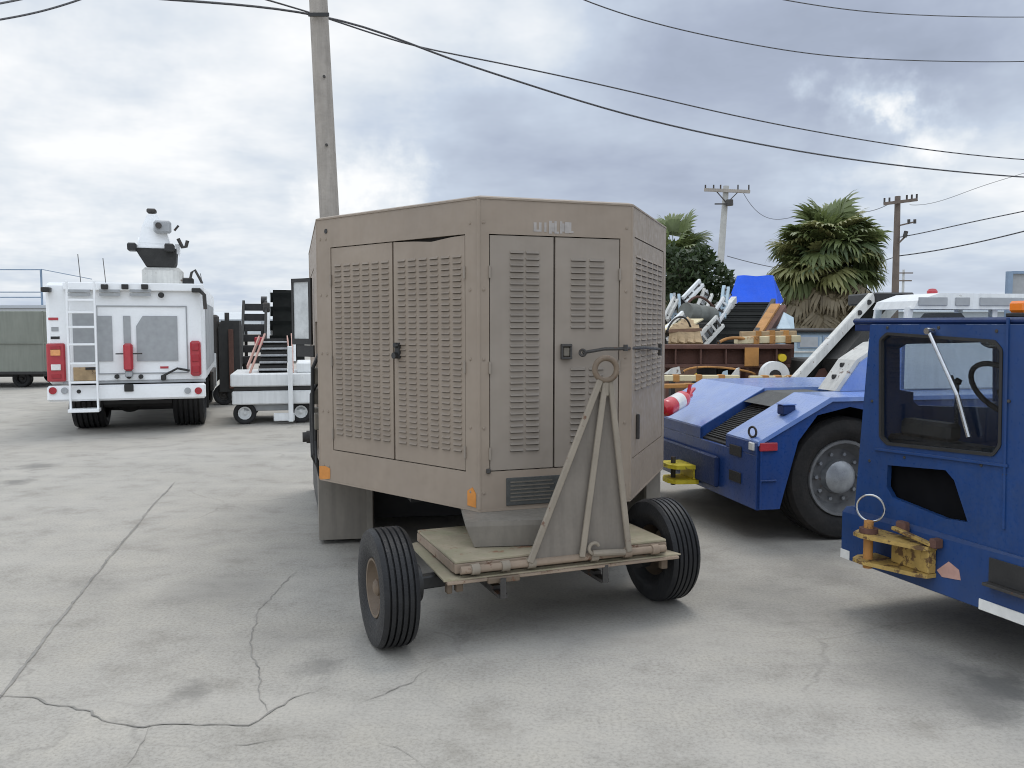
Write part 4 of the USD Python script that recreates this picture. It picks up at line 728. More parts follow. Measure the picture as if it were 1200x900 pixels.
bl = thing('white_building', 'long low white building with a pipe railing on its roof, far left', 'building', (-30, 41, 0), 0)
MB().box((-30, 0, 0), (7.6, 8, 2.46), .02).build('wall', 'far_white', bl); MB().box((-30.1, -.1, 2.461), (7.7, 8.1, 2.62), .02).build('roof', 'far_grey', bl)
m = 0
for x in (-7.5, -3.5, 2.6, 4.6, 7.3): MB().tube([(x, .4, 2.62), (x, .4, 4.35)], .05 if x > 7 else .045, 8).build('railing_post', 'steel_blue', bl)
for z in (3.0, 3.25, 4.33): MB().tube([(-30, .4, z), (7.3, .4, z)], .028, 6).build('railing_bar', 'steel_blue', bl)
MB().tube([(7.3, .4, 4.35), (9.5, .9, 3.9)], .02, 6).build('railing_brace', 'steel_blue', bl)
for x0 in range(-26, 6, 5): f_ = MB().box((x0, -.03, .9), (x0 + 2.2, -.001, 1.9), .01).build('window', 'fire_grey', bl)

# white stair cart
ct = thing('stair_cart', 'white wheeled service cart with short steps and salmon rails left of the generator', 'service cart', (-4.75, 14.35, 0), 14)
cz = lambda py: CAM_H - (py - 379.9) * .01465; cx = lambda px: (px - 275) * .0149
MB().box((0, 0, cz(452)), (2.3, 1.5, cz(437)), .02).build('deck', 'white_paint', ct); MB().box((.05, .03, cz(457)), (2.25, 1.4, cz(452) - .002), .004).build('deck_gap', 'black_metal', ct)
MB().box((.02, .0, cz(473)), (2.28, 1.5, cz(457) - .002), .02).build('side_skirt', 'white_paint', ct); MB().box((.2, .1, cz(481)), (2.2, 1.4, cz(473) - .002), .01).build('chassis', 'fire_grey', ct)
for x in (.22, 1.15, 2.05):
    for y in (.12, 1.38):
        if x != 2.05 or True: wheel(ct, (x, y, .19), (0, -1 if y < 1 else 1, 0), .19, .14, .11, 'rubber', 'white_paint', 'white_paint', n=28)
MB().bar((cx(341), -.10, cz(493)), (cx(341), -.10, cz(405)), .11, .08, b=.01).build('tow_post', 'white_paint', ct); MB().box((cx(322), -.12, cz(492)), (cx(345), -.03, cz(483)), .01).build('tow_foot', 'white_paint', ct)
for k in range(5):
    zz = cz(437) + .02 + k * .115; yy = .2 + k * .20; tm = MB().box((cx(305) + .012 * k, yy, zz + .02), (cx(337) - .0 * k, yy + .22, zz + .05), .004).build('stair_tread', 'hub_silver', ct)
    MB().box((cx(305) + .012 * k, yy + .21, zz - .05), (cx(337), yy + .22, zz + .1), .0).build('stair_riser', 'grille_dark', ct)
for s_, px in ((0, 300), (1, 340)): MB().bar((cx(px) - .06 + .12 * s_, .15, cz(437)), (cx(px) + .16 - .12 * s_, 1.2, cz(437) + .66), .03, .03).build('stair_rail', 'salmon_paint', ct); MB().bar((cx(px) - .10 + .12 * s_, .15, cz(437) + .1), (cx(px) + .06 - .1 * s_, 1.2, cz(437) + .60), .02, .07).build('stair_stringer', 'salmon_paint', ct)
MB().box((cx(348), .1, cz(437)), (cx(372), 1.3, cz(425)), .02).build('control_box', 'white_paint', ct)

# tall dark conveyors behind
def rack(name, label, cat, px0, px1, pt, pb, Y, depth, bars, frame, slat, group=None, rz=14):
    a = P(px0, pb, Y); w = (px1 - px0) * Y / 1000; h_ = (pb - pt) * Y / 1000; o = thing(name, label, cat, (a[0], Y, 0), rz, group)
    z0, z1 = a[2], a[2] + h_
    for x in (.03, w - .03): MB().bar((x, 0, z0), (x, depth, z1), .06, .10).build('side_rail', frame, o)
    for k in range(bars): t = (k + .5) / bars; MB().box((.06, depth * t - .02, z0 + h_ * t - h_ / bars * .38), (w - .06, depth * t + .22, z0 + h_ * t + h_ / bars * .30), .004).build('belt_slat', slat, o)
    for x in (.10, w - .10): MB().bar((x, depth * .55, .10), (x, depth * .55, z0 + h_ * .55), .07).build('leg', frame, o)
    MB().bar((.05, depth * .2, .17), (w - .05, depth * .2, .17), .08).build('base_bar', frame, o); MB().bar((.08, depth * .2, .15), (.08, depth * .2, z0 + .1), .07).build('leg', frame, o)
    for x in (.0, w): wheel(o, (x, depth * .3, .17), (-1 if x == 0 else 1, 0, 0), .17, .1, .09, 'rubber', 'dark_steel', 'dark_steel', n=20)
    return o, w, z0, z1
o, w, z0, z1 = rack('belt_conveyor', 'raised dark conveyor with open slats left of the white edged conveyor', 'conveyor', 281, 311, 352, 428, 19, 1.4, 6, 'grille_dark', 'black_metal', 'raised belt conveyors by the stair cart')
MB().box((w - .1, 1.2, z1 - .25), (w + .06, 1.35, z1 - .02), .02).build('end_lamp', 'dark_steel', o); MB().box((.3, .5, z0 + .35), (w - .05, .6, z0 + .62), .02).build('red_panel', 'fire_red', o)
o, w, z0, z1 = rack('belt_conveyor', 'raised conveyor with white left edge and smooth dark belt right of the open slatted one', 'conveyor', 313, 346, 337, 425, 20, 1.6, 5, 'white_paint', 'belt_black', 'raised belt conveyors by the stair cart')
MB().hull([(.12, 0 - .03, z0), (w + .2, -.03, z0), (.12, 1.57, z1), (w + .2, 1.57, z1), (.12, .0, z0), (w + .2, .0, z0), (.12, 1.6, z1), (w + .2, 1.6, z1)]).build('belt', 'belt_black', o, smooth=False)
MB().bar((.0, -.08, z0), (.0, 1.52, z1), .10, .12).build('edge_rail', 'white_paint', o); MB().cyl((-.16, 1.3, z1 - .28), (-.02, 1.3, z1 - .28), .11, 14).build('end_lamp', 'black_metal', o)
ds = thing('stair_truck', 'dark upright stair unit between the fire truck and the raised conveyors', 'stair truck', (-6.15, 17.9, 0), 15)
MB().profile(Polygon([(.0, .28), (.0, 1.62), (.06, 1.78), (.42, 1.78), (.42, .28)]), .0, .9).build('body', 'grille_dark', ds, smooth=False)
MB().box((.20, -.05, .35), (.30, -.001, 1.6), .01).build('door_post', 'rust_beam', ds); MB().box((-.22, .0, .5), (-.01, .5, 1.9), .04).build('mast', 'dark_steel', ds); MB().box((-.12, -.1, .4), (-.05, -.005, 1.1), .01).build('white_post', 'white_paint', ds)
for x in (.08, .36):
    for y in (.1, .8): wheel(ds, (x, y, .22), (0, -1 if y < .5 else 1, 0), .22, .14, .12, 'rubber', 'dark_steel', 'dark_steel', n=20)
MB().cyl((.15, .45, 1.78), (.15, .45, 1.95), .05, 10).build('exhaust', 'dark_steel', ds)

# ------------------------------------------------------------------ right background: scrap yard
rb = thing('rusty_beam', 'long rusty brown steel girder on trestles behind the far tractor', 'girder', (0, 0, 0), 0, world=True)
YB = 12.0; a_, b_ = P(745, 404, YB), P(931, 405, YB); z1, z0 = a_[2], P(800, 431, YB)[2]
m = MB(); m.box((a_[0], YB, z1 - .06), (b_[0], YB + .34, z1), .006).box((a_[0], YB + .0, z0), (b_[0] - .05, YB + .34, z0 + .05), .006); m.box((a_[0], YB + .12, z0 + .05), (b_[0], YB + .20, z1 - .06), .004)
m.build('girder', 'rust_beam', rb)
for x in np.linspace(a_[0] + .2, b_[0] - .25, 6): MB().box((x, YB + .01, z0 + .051), (x + .02, YB + .119, z1 - .061), .002).build('web_stiffener', 'rust_beam', rb)
MB().box((b_[0] - .70, YB - .02, z0 + .02), (b_[0] - .50, YB - .001, z1 - .04), .006).build('side_plate', 'rust_orange', rb, 'dusty orange plate on the girder')
MB().cyl((b_[0] - .17, YB - .03, (z0 + z1) / 2 - .02), (b_[0] - .17, YB + .10, (z0 + z1) / 2 - .02), .055, 14).build('yellow_cap', 'bright_yellow', rb)
MB().cyl((b_[0] - .17, YB + .1, (z0 + z1) / 2 - .02), (b_[0] - .17, YB + .12, (z0 + z1) / 2 - .02), .10, 14).build('cap_flange', 'rust_beam', rb)
for x in (a_[0] + .5, b_[0] - .5): MB().bar((x, YB + .17, 0), (x, YB + .17, z0), .2, .12).build('trestle', 'rust_beam', rb)
def bar_thing(name, label, cat, p, q, w, h_, mat, group=None, legs=0.0, legmat='rust_beam'):
    o = thing(name, label, cat, world=True, group=group); MB().bar(p, q, w, h_, b=.008).build('bar', mat, o)
    for t in (.12, .88): c = np.array(p) + (np.array(q) - p) * t; MB().bar((c[0], c[1], 0), (c[0], c[1], c[2] - h_ / 2), .07).build('stand', legmat, o)
    for t in (.3, .55, .8): c = np.array(p) + (np.array(q) - p) * t; MB().box(c - [.04, w * .6, h_ * .6], c + [.04, w * .6, h_ * .6], .006).build('collar', 'rust_orange', o)
    return o
bar_thing('tow_bar', 'cream and orange tow bar, upper of the two below the rusty girder', 'tow bar', P(760, 443, 10.9), P(866, 443, 10.9), .10, .075, 'cream_bar')
bar_thing('tow_bar', 'long pale orange tow bar, lowest, just above the blue deck', 'tow bar', P(752, 453, 10.2), P(930, 449.5, 10.5), .10, .05, 'rust_orange')
bar_thing('tow_bar', 'short cream tow bar beside the white wheel cover', 'tow bar', P(878, 444, 11.0), P(938, 444, 11.0), .10, .08, 'cream_bar')
bar_thing('pipe_bundle', 'pale cream beam lying on top of the rusty girder', 'beam', P(862, 399, 12.5), P(936, 397, 12.5), .2, .10, 'cream_bar')
bar_thing('timber_beam', 'thin yellow brown timber above the cream beam', 'beam', P(868, 392, 12.9), P(932, 391, 12.9), .16, .09, 'tan_wood')
# white wheel cover
wc = thing('wheel_cover', 'small white arched mudguard with dark hub under the rusty girder end', 'mudguard', world=True)
c_ = P(907, 440, 11.3); MB().lathe([(-.06, .08), (-.06, .19), (.06, .19), (.06, .08)], c_, (0, -1, 0), 24).build('cover', 'white_paint', wc); MB().cyl(c_ - [0, .08, 0], c_ + [0, .1, 0], .075, 14).build('hub', 'black_metal', wc); MB().bar((c_[0], c_[1] + .02, 0), c_ - [0, -.02, .15], .1).build('stand', 'dark_steel', wc)
# small scrap under the girder
for (px, py, w_, h_, mt, lb, rz) in ((790, 434, .20, .10, 'dirty_white', 'bent white sheet scrap beside the generator edge', .35), (849, 438, .10, .10, 'pale_blue', 'grey bracket scrap below the girder middle', -.2), (864, 436, .08, .12, 'dirty_white', 'white bracket scrap next to the grey one below the girder', .4), (815, 440, .05, .06, 'bright_yellow', 'small yellow cap on the tow bar', .0)):
    c_ = P(px, py, 11.2); o = thing('metal_scrap', lb, 'scrap', (c_[0], c_[1], 0), math.degrees(rz))
    MB().hull([(-w_ / 2, 0, c_[2] - h_ / 2), (w_ / 2, 0, c_[2] - h_ / 2), (w_ * .4, 0, c_[2] + h_ * .5), (-w_ * .2, 0, c_[2] + h_ * .3), (-w_ / 2, .1, c_[2] - h_ / 2), (w_ / 2, .08, c_[2] - h_ / 2), (w_ * .4, .06, c_[2] + h_ * .4)]).build('plate', mt, o, smooth=False); MB().bar((0, .05, 0), (0, .05, c_[2] - h_ * .4), .06).build('stand', 'grille_dark', o)
# dark belt conveyor with pale rail
cv = thing('belt_conveyor', 'sloping black belt conveyor with pale left rail under the blue canopy', 'conveyor', world=True)
a0, a1, b1_, b0_ = P(820, 410, 13.6), P(865, 354, 17.0), P(903, 354, 17.0), P(872, 410, 13.6)
def slab(q, th, nrm=(0, -.5, -.85)):
    n_ = unit(nrm) * th; return MB().hull([*q, *(np.array(x) + n_ for x in q)])
slab([a0, a1, b1_, b0_], .08).build('belt', 'belt_black', cv, smooth=False)
MB().bar(a0 + [-.08, 0, .03], a1 + [-.08, 0, .03], .10, .16).build('side_rail', 'dirty_white', cv); MB().bar(b0_ + [.06, 0, .0], b1_ + [.06, 0, .0], .08, .14).build('side_rail', 'grille_dark', cv)
for t in np.linspace(.1, .9, 7): p_, q_ = a0 + (a1 - a0) * t, b0_ + (b1_ - b0_) * t; MB().bar(p_ + [0, 0, .03], q_ + [0, 0, .03], .04, .02).build('belt_cleat', 'belt_black', cv)
for q in (a1, b1_, (a0 + a1) / 2, (b0_ + b1_) / 2): MB().bar((q[0], q[1], 0), q - [0, 0, .06], .10).build('leg', 'dark_steel', cv)
# blue canopy
cp = thing('blue_canopy', 'bright blue tarpaulin canopy roof beyond the black conveyor', 'canopy', world=True)
q = [P(852, 357, 19.0), P(912, 357, 19.0), P(906, 323, 20.6), P(864, 323, 20.6)]; q2 = [P(912, 357, 19.0), P(918, 352, 21.5), P(906, 323, 20.6)]
nx, ny = 14, 10; vv = []
for j in range(ny + 1):
    for i in range(nx + 1):
        u_, v_ = i / nx, j / ny; p_ = (q[0] * (1 - u_) + q[1] * u_) * (1 - v_) + (q[3] * (1 - u_) + q[2] * u_) * v_; vv.append(p_ - np.array([0, 0, .08 * math.sin(math.pi * u_) * math.sin(math.pi * v_) + .012 * math.sin(u_ * 9 + v_ * 3)]))
ff = [[j * (nx + 1) + i, j * (nx + 1) + i + 1, (j + 1) * (nx + 1) + i + 1, (j + 1) * (nx + 1) + i] for j in range(ny) for i in range(nx)]
m = MB().add(vv, ff); m.add(np.array(vv) - [0, -.02, .03], np.array(ff)[:, ::-1]); m.build('tarpaulin', 'tarp_blue', cp, smooth=True)
MB().hull([*q2, *(x - np.array([0, 0, .03]) for x in q2)]).build('side_flap', 'tarp_blue', cp, smooth=False)
far = P(912, 357, 21.5)
for p_ in (q[0], q[1], q[2], q[3]): MB().tube([(p_[0], p_[1], 0), p_ - [0, 0, .02]], .04, 8).build('post', 'steel_blue', cp)
MB().box((q[0][0] + .05, 19.3, .0), (q[1][0] - .05, 21.0, q[0][2] - .25), .02).build('dark_crate', 'grille_dark', cp)
# orange and brown leaning beams
o = thing('leaning_beam', 'orange brown steel channel leaning under the blue canopy', 'beam', world=True); MB().bar(P(886, 396, 14.5), P(909, 360, 15.6), .16, .14).build('channel', 'rust_orange', o); MB().bar(P(894, 397, 14.5), P(917, 361, 15.6), .14, .12).build('channel_web', 'rust_beam', o); q_ = P(905, 366, 15.5); MB().bar((q_[0], q_[1], 0), q_, .1).build('prop', 'dark_steel', o); q_ = P(890, 396, 14.6); MB().bar((q_[0], q_[1], 0), q_, .1).build('prop', 'dark_steel', o)
o = thing('pale_board', 'pale blue sheet leaning right of the orange channel', 'sheet', world=True); q = [P(906, 398, 14.4), P(932, 398, 14.4), P(930, 372, 15.0), P(919, 366, 15.0)]; slab(q, .04, (0, 1, 0)).build('sheet', 'pale_blue', o, smooth=False); q_ = P(920, 395, 14.5); MB().bar((q_[0], q_[1] + .05, 0), q_, .1).build('prop', 'dark_steel', o)
# light blue van
vn = thing('light_blue_van', 'light blue van body with window below the palm', 'van', (P(918, 380, 14.2)[0], 14.2, 0), 6)
vx = lambda px: (px - 918) * .0142; vz = lambda py: CAM_H - (py - 379.9) * .0142
MB().box((0, 0, .35), (vx(1010), 1.8, vz(389)), .08).build('body', 'pale_blue', vn); MB().box((-.05, -.03, vz(389) + .001), (vx(1012), 1.83, vz(385)), .02).build('roof', 'dark_steel', vn)
for a, b_ in ((936, 962), (966, 990)): w_ = MB().box((vx(a), -.02, vz(408)), (vx(b_), -.001, vz(393)), .004).build('window_frame', 'steel_blue', vn); MB().box((vx(a + 2), -.024, vz(406.5)), (vx(b_ - 2), -.0205, vz(394.5))).build('pane', 'fire_grey', w_)
MB().box((vx(918), -.02, vz(413)), (vx(1010), -.001, vz(411)), .003).build('body_trim', 'dirty_white', vn)
for x in (.25, 1.15): wheel(vn, (x, .08, .3), (0, -1, 0), .3, .18, .17, 'rubber', 'rim_grey', 'rim_grey', n=24)
# second conveyor: white frame rising to the right
c2 = thing('belt_loader', 'belt loader boom with dirty white side beam rising to the right behind the far tractor', 'belt loader', world=True)
a0, a1 = P(931, 447, 10.6), P(1022, 348, 11.6)
up_ = np.array([0, 0, .11]); MB().bar(a0, a1, .08, .135, b=.01).build('boom_rail', 'dirty_white', c2); off = np.array([.75, .9, 0])
MB().bar(a0 + off, a1 + off, .10, .20, b=.01).build('boom_rail', 'dirty_white', c2); MB().hull([a0 + [.06, .05, .0], a0 + off, a1 + off, a1 + [.06, .05, .0], a0 + [.06, .05, -.04], a0 + off - [0, 0, .04], a1 + off - [0, 0, .04], a1 + [.06, .05, -.04]]).build('belt', 'belt_black', c2, smooth=False)
for t in (.80, .93): c_ = a0 + (a1 - a0) * t; MB().cyl(c_ + [0, -.07, 0], c_ + [0, -.04, 0], .035, 12).build('roller_end', 'black_metal', c2)
MB().box(a1 + [.02, -.05, -.10], a1 + [.55, .9, .06], .02).build('head_box', 'black_metal', c2)
for p_, q_, mt, w_ in ((P(975, 432, 11.0), P(1012, 386, 11.6), 'grille_dark', .30), (P(950, 441, 11.1), P(1004, 428, 11.3), 'rust_beam', .16), (P(984, 396, 11.9), P(1008, 416, 11.5), 'dirty_white', .09), (P(1010, 375, 11.4), P(1006, 418, 11.4), 'olive_grey', .10)): MB().bar(p_, q_, w_, w_).build('lift_frame', mt, c2)
q = P(985, 420, 11.6); MB().box((q[0] - .45, 11.5, .25), (q[0] + .7, 12.6, q[2] - .02), .03).build('chassis', 'grille_dark', c2)
for x in (q[0] - .3, q[0] + .5): wheel(c2, (x, 11.5, .28), (0, -1, 0), .28, .16, .16, 'rubber', 'dark_steel', 'dark_steel', n=24)
# scrap heap on the left of it
o = thing('broken_crate', 'tan broken wooden crate tilted on the scrap heap beside the generator', 'crate', world=True)
q = [P(783, 402, 13.0), P(824, 402, 13.1), P(819, 384, 13.3), P(806, 371, 13.5), P(785, 384, 13.1)]; cc_ = np.array([.12, .55, -.12])
MB().hull([*q, *(p_ + cc_ for p_ in q)]).build('side_board', 'tan_wood', o, smooth=False)
for t in (.15, .38, .62, .85): a_ = q[0] * (1 - t) + q[1] * t; b_ = (q[4] * (1 - min(t * 2, 1)) + q[3] * min(t * 2, 1)) if t < .5 else (q[3] * (2 - 2 * t) + q[2] * (2 * t - 1)); MB().bar(a_ + [0, -.025, .01], b_ + [0, -.025, -.01], .09, .02, up=(0, 1, 0)).build('slat', 'tan_wood', o)
MB().bar(q[4] + [-.02, -.04, -.05], q[2] + [.03, -.04, -.03], .03, .05).build('batten', 'brown_wood', o); MB().bar(q[4] + cc_ * .5 + [0, 0, .02], q[3] + cc_ * .5 + [.03, 0, .02], .5, .02).build('lid_board', 'cream_bar', o)
MB().box((q[0][0] - .0, 13.05, 0), (q[1][0] - .1, 13.7, q[0][2] - .14), .02).build('pallet_stack', 'brown_wood', o)
o = thing('grey_drum', 'grey green drum lying across the top of the scrap heap', 'drum', world=True); a_, b_ = P(803, 366, 14.0), P(834, 371, 14.4); ad = unit(b_ - a_); ln = float(np.linalg.norm(b_ - a_))
MB().lathe([(0, .001), (.01, .12), (0, .16), (.02, .165), (ln * .3, .158), (ln * .33, .168), (ln * .36, .158), (ln * .64, .158), (ln * .67, .168), (ln * .70, .158), (ln - .02, .165), (ln, .16), (ln, .001)], a_, ad, 24).build('shell', 'grey_tarp', o); q_ = P(818, 378, 14.2); MB().box((q_[0] - .25, 13.9, 0), (q_[0] + .25, 14.5, q_[2]), .02).build('stand', 'grille_dark', o)
def frame_scrap(label, p_, q_, Y, w_, mt, rungs, n3=0):
    """A short length of ladder frame: two rails with cross pieces, leaning in the heap on a dark prop."""
    o = thing('scrap_ladder', label, 'scrap', world=True); a_, b_ = P(*p_, Y), P(*q_, Y + .35); t_ = unit(b_ - a_); sd = unit(np.cross(t_, (0, 1, .1))) * w_
    for k in (-.5, .5): MB().bar(a_ + sd * k, b_ + sd * k, .05, .06, b=.006).build('rail', mt, o)
    for k in range(rungs): c_ = a_ + (b_ - a_) * (k + .5) / rungs; MB().bar(c_ - sd * .5, c_ + sd * .5, .03, .035).build('rung', mt if k % 2 else 'dark_steel', o)
    MB().bar((a_[0], a_[1] + .12, 0), (a_[0], a_[1] + .12, a_[2] + .05), .08).build('prop', 'grille_dark', o); MB().bar(a_ + [.0, .08, 0], b_ + [.0, .08, 0], .04, .10).build('web', 'fire_grey', o)
frame_scrap('white ladder frame lowest left on the scrap heap', (779, 394), (803, 370), 13.5, .14, 'white_paint', 4)
frame_scrap('pale upright frame at the left of the heap under the leafy tree', (793, 378), (791, 345), 14.6, .13, 'pale_blue', 5)
frame_scrap('white frame topmost on the heap below the leafy tree', (802, 352), (822, 331), 14.8, .10, 'white_paint', 3)
frame_scrap('pinkish frame in the middle of the heap', (822, 362), (830, 342), 14.9, .17, 'dirty_white', 3)
frame_scrap('narrow pale upright frame right of the pale pole', (846, 372), (851, 336), 15.0, .09, 'pale_blue', 5)
frame_scrap('white slanted frame under the pale pole', (832, 384), (852, 352), 14.8, .16, 'white_paint', 4)
frame_scrap('dirty white frame beside the broken crate', (818, 404), (844, 376), 13.6, .18, 'dirty_white', 5)
frame_scrap('dirty white rod frame at the far left of the heap', (780, 374), (792, 350), 14.4, .07, 'dirty_white', 3)
for px, py, Y, lb in ((812, 392, 14.9, 'dark machine block deep in the scrap heap'), (842, 388, 15.2, 'dark machine block beside the black conveyor rail')):
    c_ = P(px, py, Y); o = thing('machine_block', lb, 'machine', (c_[0], Y, 0), 12); MB().box((-.3, 0, .1), (.3, .6, c_[2]), .04).build('casing', 'grille_dark', o); MB().cyl((-.1, -.05, c_[2] - .15), (-.1, .1, c_[2] - .15), .1, 14).build('flywheel', 'rust_beam', o); MB().box((.1, -.03, c_[2] - .3), (.25, .0, c_[2] - .08), .01).build('cover', 'steel_blue', o)
for lb, pts_, Y, rr, mt in (('rusty bent pipe arching over the grey drum', [(796, 384), (806, 356), (820, 348), (836, 360), (842, 380)], 14.3, .022, 'rust_beam'), ('black hose looped over the broken crate', [(782, 388), (794, 372), (806, 376), (812, 392), (822, 398)], 12.9, .016, 'black_metal'), ('bent grey rod leaning at the pale pole foot', [(828, 392), (836, 366), (846, 356), (856, 345)], 14.9, .018, 'fire_grey'), ('orange pipe lying on the end of the rusty girder', [(842, 402), (862, 396), (884, 399), (900, 401)], 12.2, .022, 'rust_orange'), ('thin rusty rod sticking out under the girder', [(800, 436), (830, 430), (870, 434), (884, 440)], 11.4, .014, 'rust_orange')):
    o = thing('scrap_pipe', lb, 'pipe', world=True); pp_ = [P(x, y, Y + .15 * k) for k, (x, y) in enumerate(pts_)]; from_ = np.array(pp_); tt_ = np.linspace(0, 1, len(pp_)); ts_ = np.linspace(0, 1, 24)
    from scipy.interpolate import CubicSpline
    MB().tube(CubicSpline(tt_, from_)(ts_), rr, 8).build('pipe', mt, o); MB().torus(from_[0], from_[1] - from_[0], rr * 1.2, rr * .5, 14, 6).build('coupling', 'dark_steel', o); MB().torus(from_[-1], from_[-1] - from_[-2], rr * 1.2, rr * .5, 14, 6).build('coupling', 'dark_steel', o)
o = thing('scrap_car', 'dark scrapped vehicle body buried in the heap behind the generator', 'scrap vehicle', (P(800, 390, 15.5)[0], 15.5, 0), 5); MB().profile(Polygon([(-.8, .2), (-.8, 1.0), (-.5, 1.15), (-.2, 1.75), (1.0, 1.8), (1.2, 1.1), (1.5, 1.0), (1.5, .2)]), 0, 1.5).build('body', 'grille_dark', o, smooth=False); MB().box((-.1, -.02, 1.25), (.4, -.001, 1.65), .01).build('window', 'fire_grey', o)
for x in (-.4, 1.1): wheel(o, (x, .1, .28), (0, -1, 0), .28, .18, .16, 'rubber', 'dark_steel', 'dark_steel', n=20)
# far long building and sign panel
o = thing('far_hangar', 'distant pale grey shed along the horizon behind the yard', 'building', (-40, 150, 0), 0); MB().box((-110, 0, 0), (14, 20, 2.6), 0).build('wall', 'far_grey', o); MB().hull([(-110, 0, 2.6), (14, 0, 2.6), (-110, 20, 2.6), (14, 20, 2.6), (-110, 10, 4.0), (14, 10, 4.0)]).build('roof', 'far_white', o)
for x in range(-100, 10, 10): MB().box((x, -.1, 0), (x + 6, -.01, 2.2), 0).build('door', 'far_white', o)
o = thing('white_warehouse', 'white warehouse low behind the palm and brown utility pole', 'building', (22, 62, 0), -4); MB().box((-2, 0, 0), (40, 18, 2.6), 0).build('wall', 'far_white', o); MB().hull([(-2.3, -.3, 2.6), (40.3, -.3, 2.6), (-2.3, 18.3, 2.6), (40.3, 18.3, 2.6), (-2.3, 9, 3.9), (40.3, 9, 3.9)]).build('roof', 'far_white', o, smooth=False)
for x in range(2, 38, 5): MB().box((x, -.05, 0), (x + 3, -.01, 2.2), 0).build('door', 'far_grey', o)
o = thing('panel_frame', 'grey panel on blue posts above the white cab at the right edge', 'sign', world=True); a_, b_ = P(1183, 318, 16), P(1222, 318, 16); z0 = P(1190, 352, 16)[2]
MB().box((a_[0] + .06, 16.02, z0), (b_[0], 16.06, a_[2] - .03), .005).build('panel', 'fire_grey', o)
for x in (a_[0], b_[0]): MB().bar((x, 16, 0), (x, 16, a_[2]), .09).build('post', 'steel_blue', o)
MB().bar((a_[0] + .045, 16, a_[2] - .02), (b_[0] - .045, 16, a_[2] - .02), .05).build('top_rail', 'steel_blue', o)

# ------------------------------------------------------------------ utility poles and wires
def pole(name, label, px_b, px_t, py_t, Y, r0, r1, mat, extra=0.0, base=None):
    top = P(px_t, py_t, Y); o = thing(name, label, 'utility pole', world=True); zb = 0.0
    b_ = P(px_b[0], px_b[1], Y); d = (top - b_); t0 = -b_[2] / d[2]; bt = b_ + d * t0; tp = top + unit(d) * extra
    MB().tube([bt, bt + (tp - bt) * .5, tp], [r0, (r0 + r1) / 2, r1], 16).build('pole_shaft', mat, o); return o, bt, tp
o, b_, tp = pole('utility_pole', 'tall leaning weathered wooden pole directly behind the generator', (386, 250), 373, 0, 12.9, .16, .125, 'pole_wood', 2.6)
d = unit(tp - b_)
MB().bar(tp - d * .4 + [-1.1, -.14, 0], tp - d * .4 + [1.1, -.14, .0], .10, .12).build('crossarm', 'pole_brown', o)
for x in (-1.0, -.4, .4, 1.0): MB().lathe([(0, .03), (.05, .05), (.08, .035), (.12, .045), (.16, .02), (.16, .001)], tp - d * .4 + [x, -.14, .06], (0, 0, 1), 12).build('insulator', 'fire_grey', o)
pc = P(374, 18, 12.75); MB().bar(pc + [-.15, -.03, 0], pc + [.15, -.03, 0], .03, .05).build('cable_clamp', 'black_metal', o)
for y in (90, 170): q = P(377 + y * .035, y, 12.76); MB().cyl(q, q + [0, -.03, 0], .02, 8).build('bolt', 'dark_steel', o)
o, b_, tp = pole('utility_pole', 'pale concrete pole with one crossarm left of the palm', (841, 352), 851, 218, 40, .20, .13, 'pole_pale', 0)
c_ = P(851, 224.5, 40); MB().bar(c_ + [-1.05, -.16, .06], c_ + [1.05, -.16, -.03], .12, .14).build('crossarm', 'pole_wood', o)
for x in (-1.0, -.62, -.3, .5, 1.0): MB().cyl(c_ + [x, -.16, .06], c_ + [x, -.16, .28], .035, 8).build('insulator', 'dark_steel', o)
MB().cyl(P(855, 234, 39.75), P(855, 241, 39.75), .16, 14).build('transformer', 'dark_steel', o); q = P(849, 239, 39.8); MB().bar(q + [-.45, 0, 0], q + [.4, 0, 0], .06).build('lower_arm', 'dark_steel', o)
for dx in (-.5, .55): MB().bar(c_ + [dx, -.16, 0], c_ + [0, -.14, -.55], .04, .04).build('arm_brace', 'dark_steel', o)
o, b_, tp = pole('utility_pole', 'dark brown wooden pole with two arms right of the palm', (1049, 345), 1052, 230, 35, .16, .11, 'pole_brown', 0)
c_ = P(1052, 238, 35); MB().bar(c_ + [-.62, -.14, -.05], c_ + [.72, -.14, .12], .10, .12).build('crossarm', 'pole_brown', o)
for x, z in ((-.6, -.02), (-.4, 0), (.3, .1), (.5, .12), (.7, .14)): MB().cyl(c_ + [x, -.14, z], c_ + [x, -.14, z + .20], .04, 8).build('insulator', 'dark_steel', o)
q = P(1064, 262, 34.8); MB().bar(P(1055, 264, 34.8), P(1072, 260, 34.8), .06).build('side_arm', 'pole_brown', o); MB().bar(P(1053, 285, 34.8), P(1063, 275, 34.8), .06).build('arm_brace', 'pole_brown', o)
for px in (1065, 1072): MB().cyl(P(px, 262, 34.8), P(px, 257, 34.8), .06, 8).build('insulator', 'dark_steel', o)
MB().cyl(P(1060, 278, 34.7), P(1062, 271, 34.7), .08, 10).build('cut_out', 'dark_steel', o)
o, b_, tp = pole('utility_pole', 'tiny far pole just right of the brown wooden pole', (1058, 345), 1059, 316, 70, .12, .09, 'pole_pale', 0); c_ = P(1059, 320, 70); MB().bar(c_ + [-.7, -.1, 0], c_ + [.7, -.1, 0], .1).build('crossarm', 'pole_brown', o); c_ = P(1059, 329, 70); MB().bar(c_ + [-.5, -.1, 0], c_ + [.6, -.1, 0], .1).build('crossarm', 'pole_brown', o)
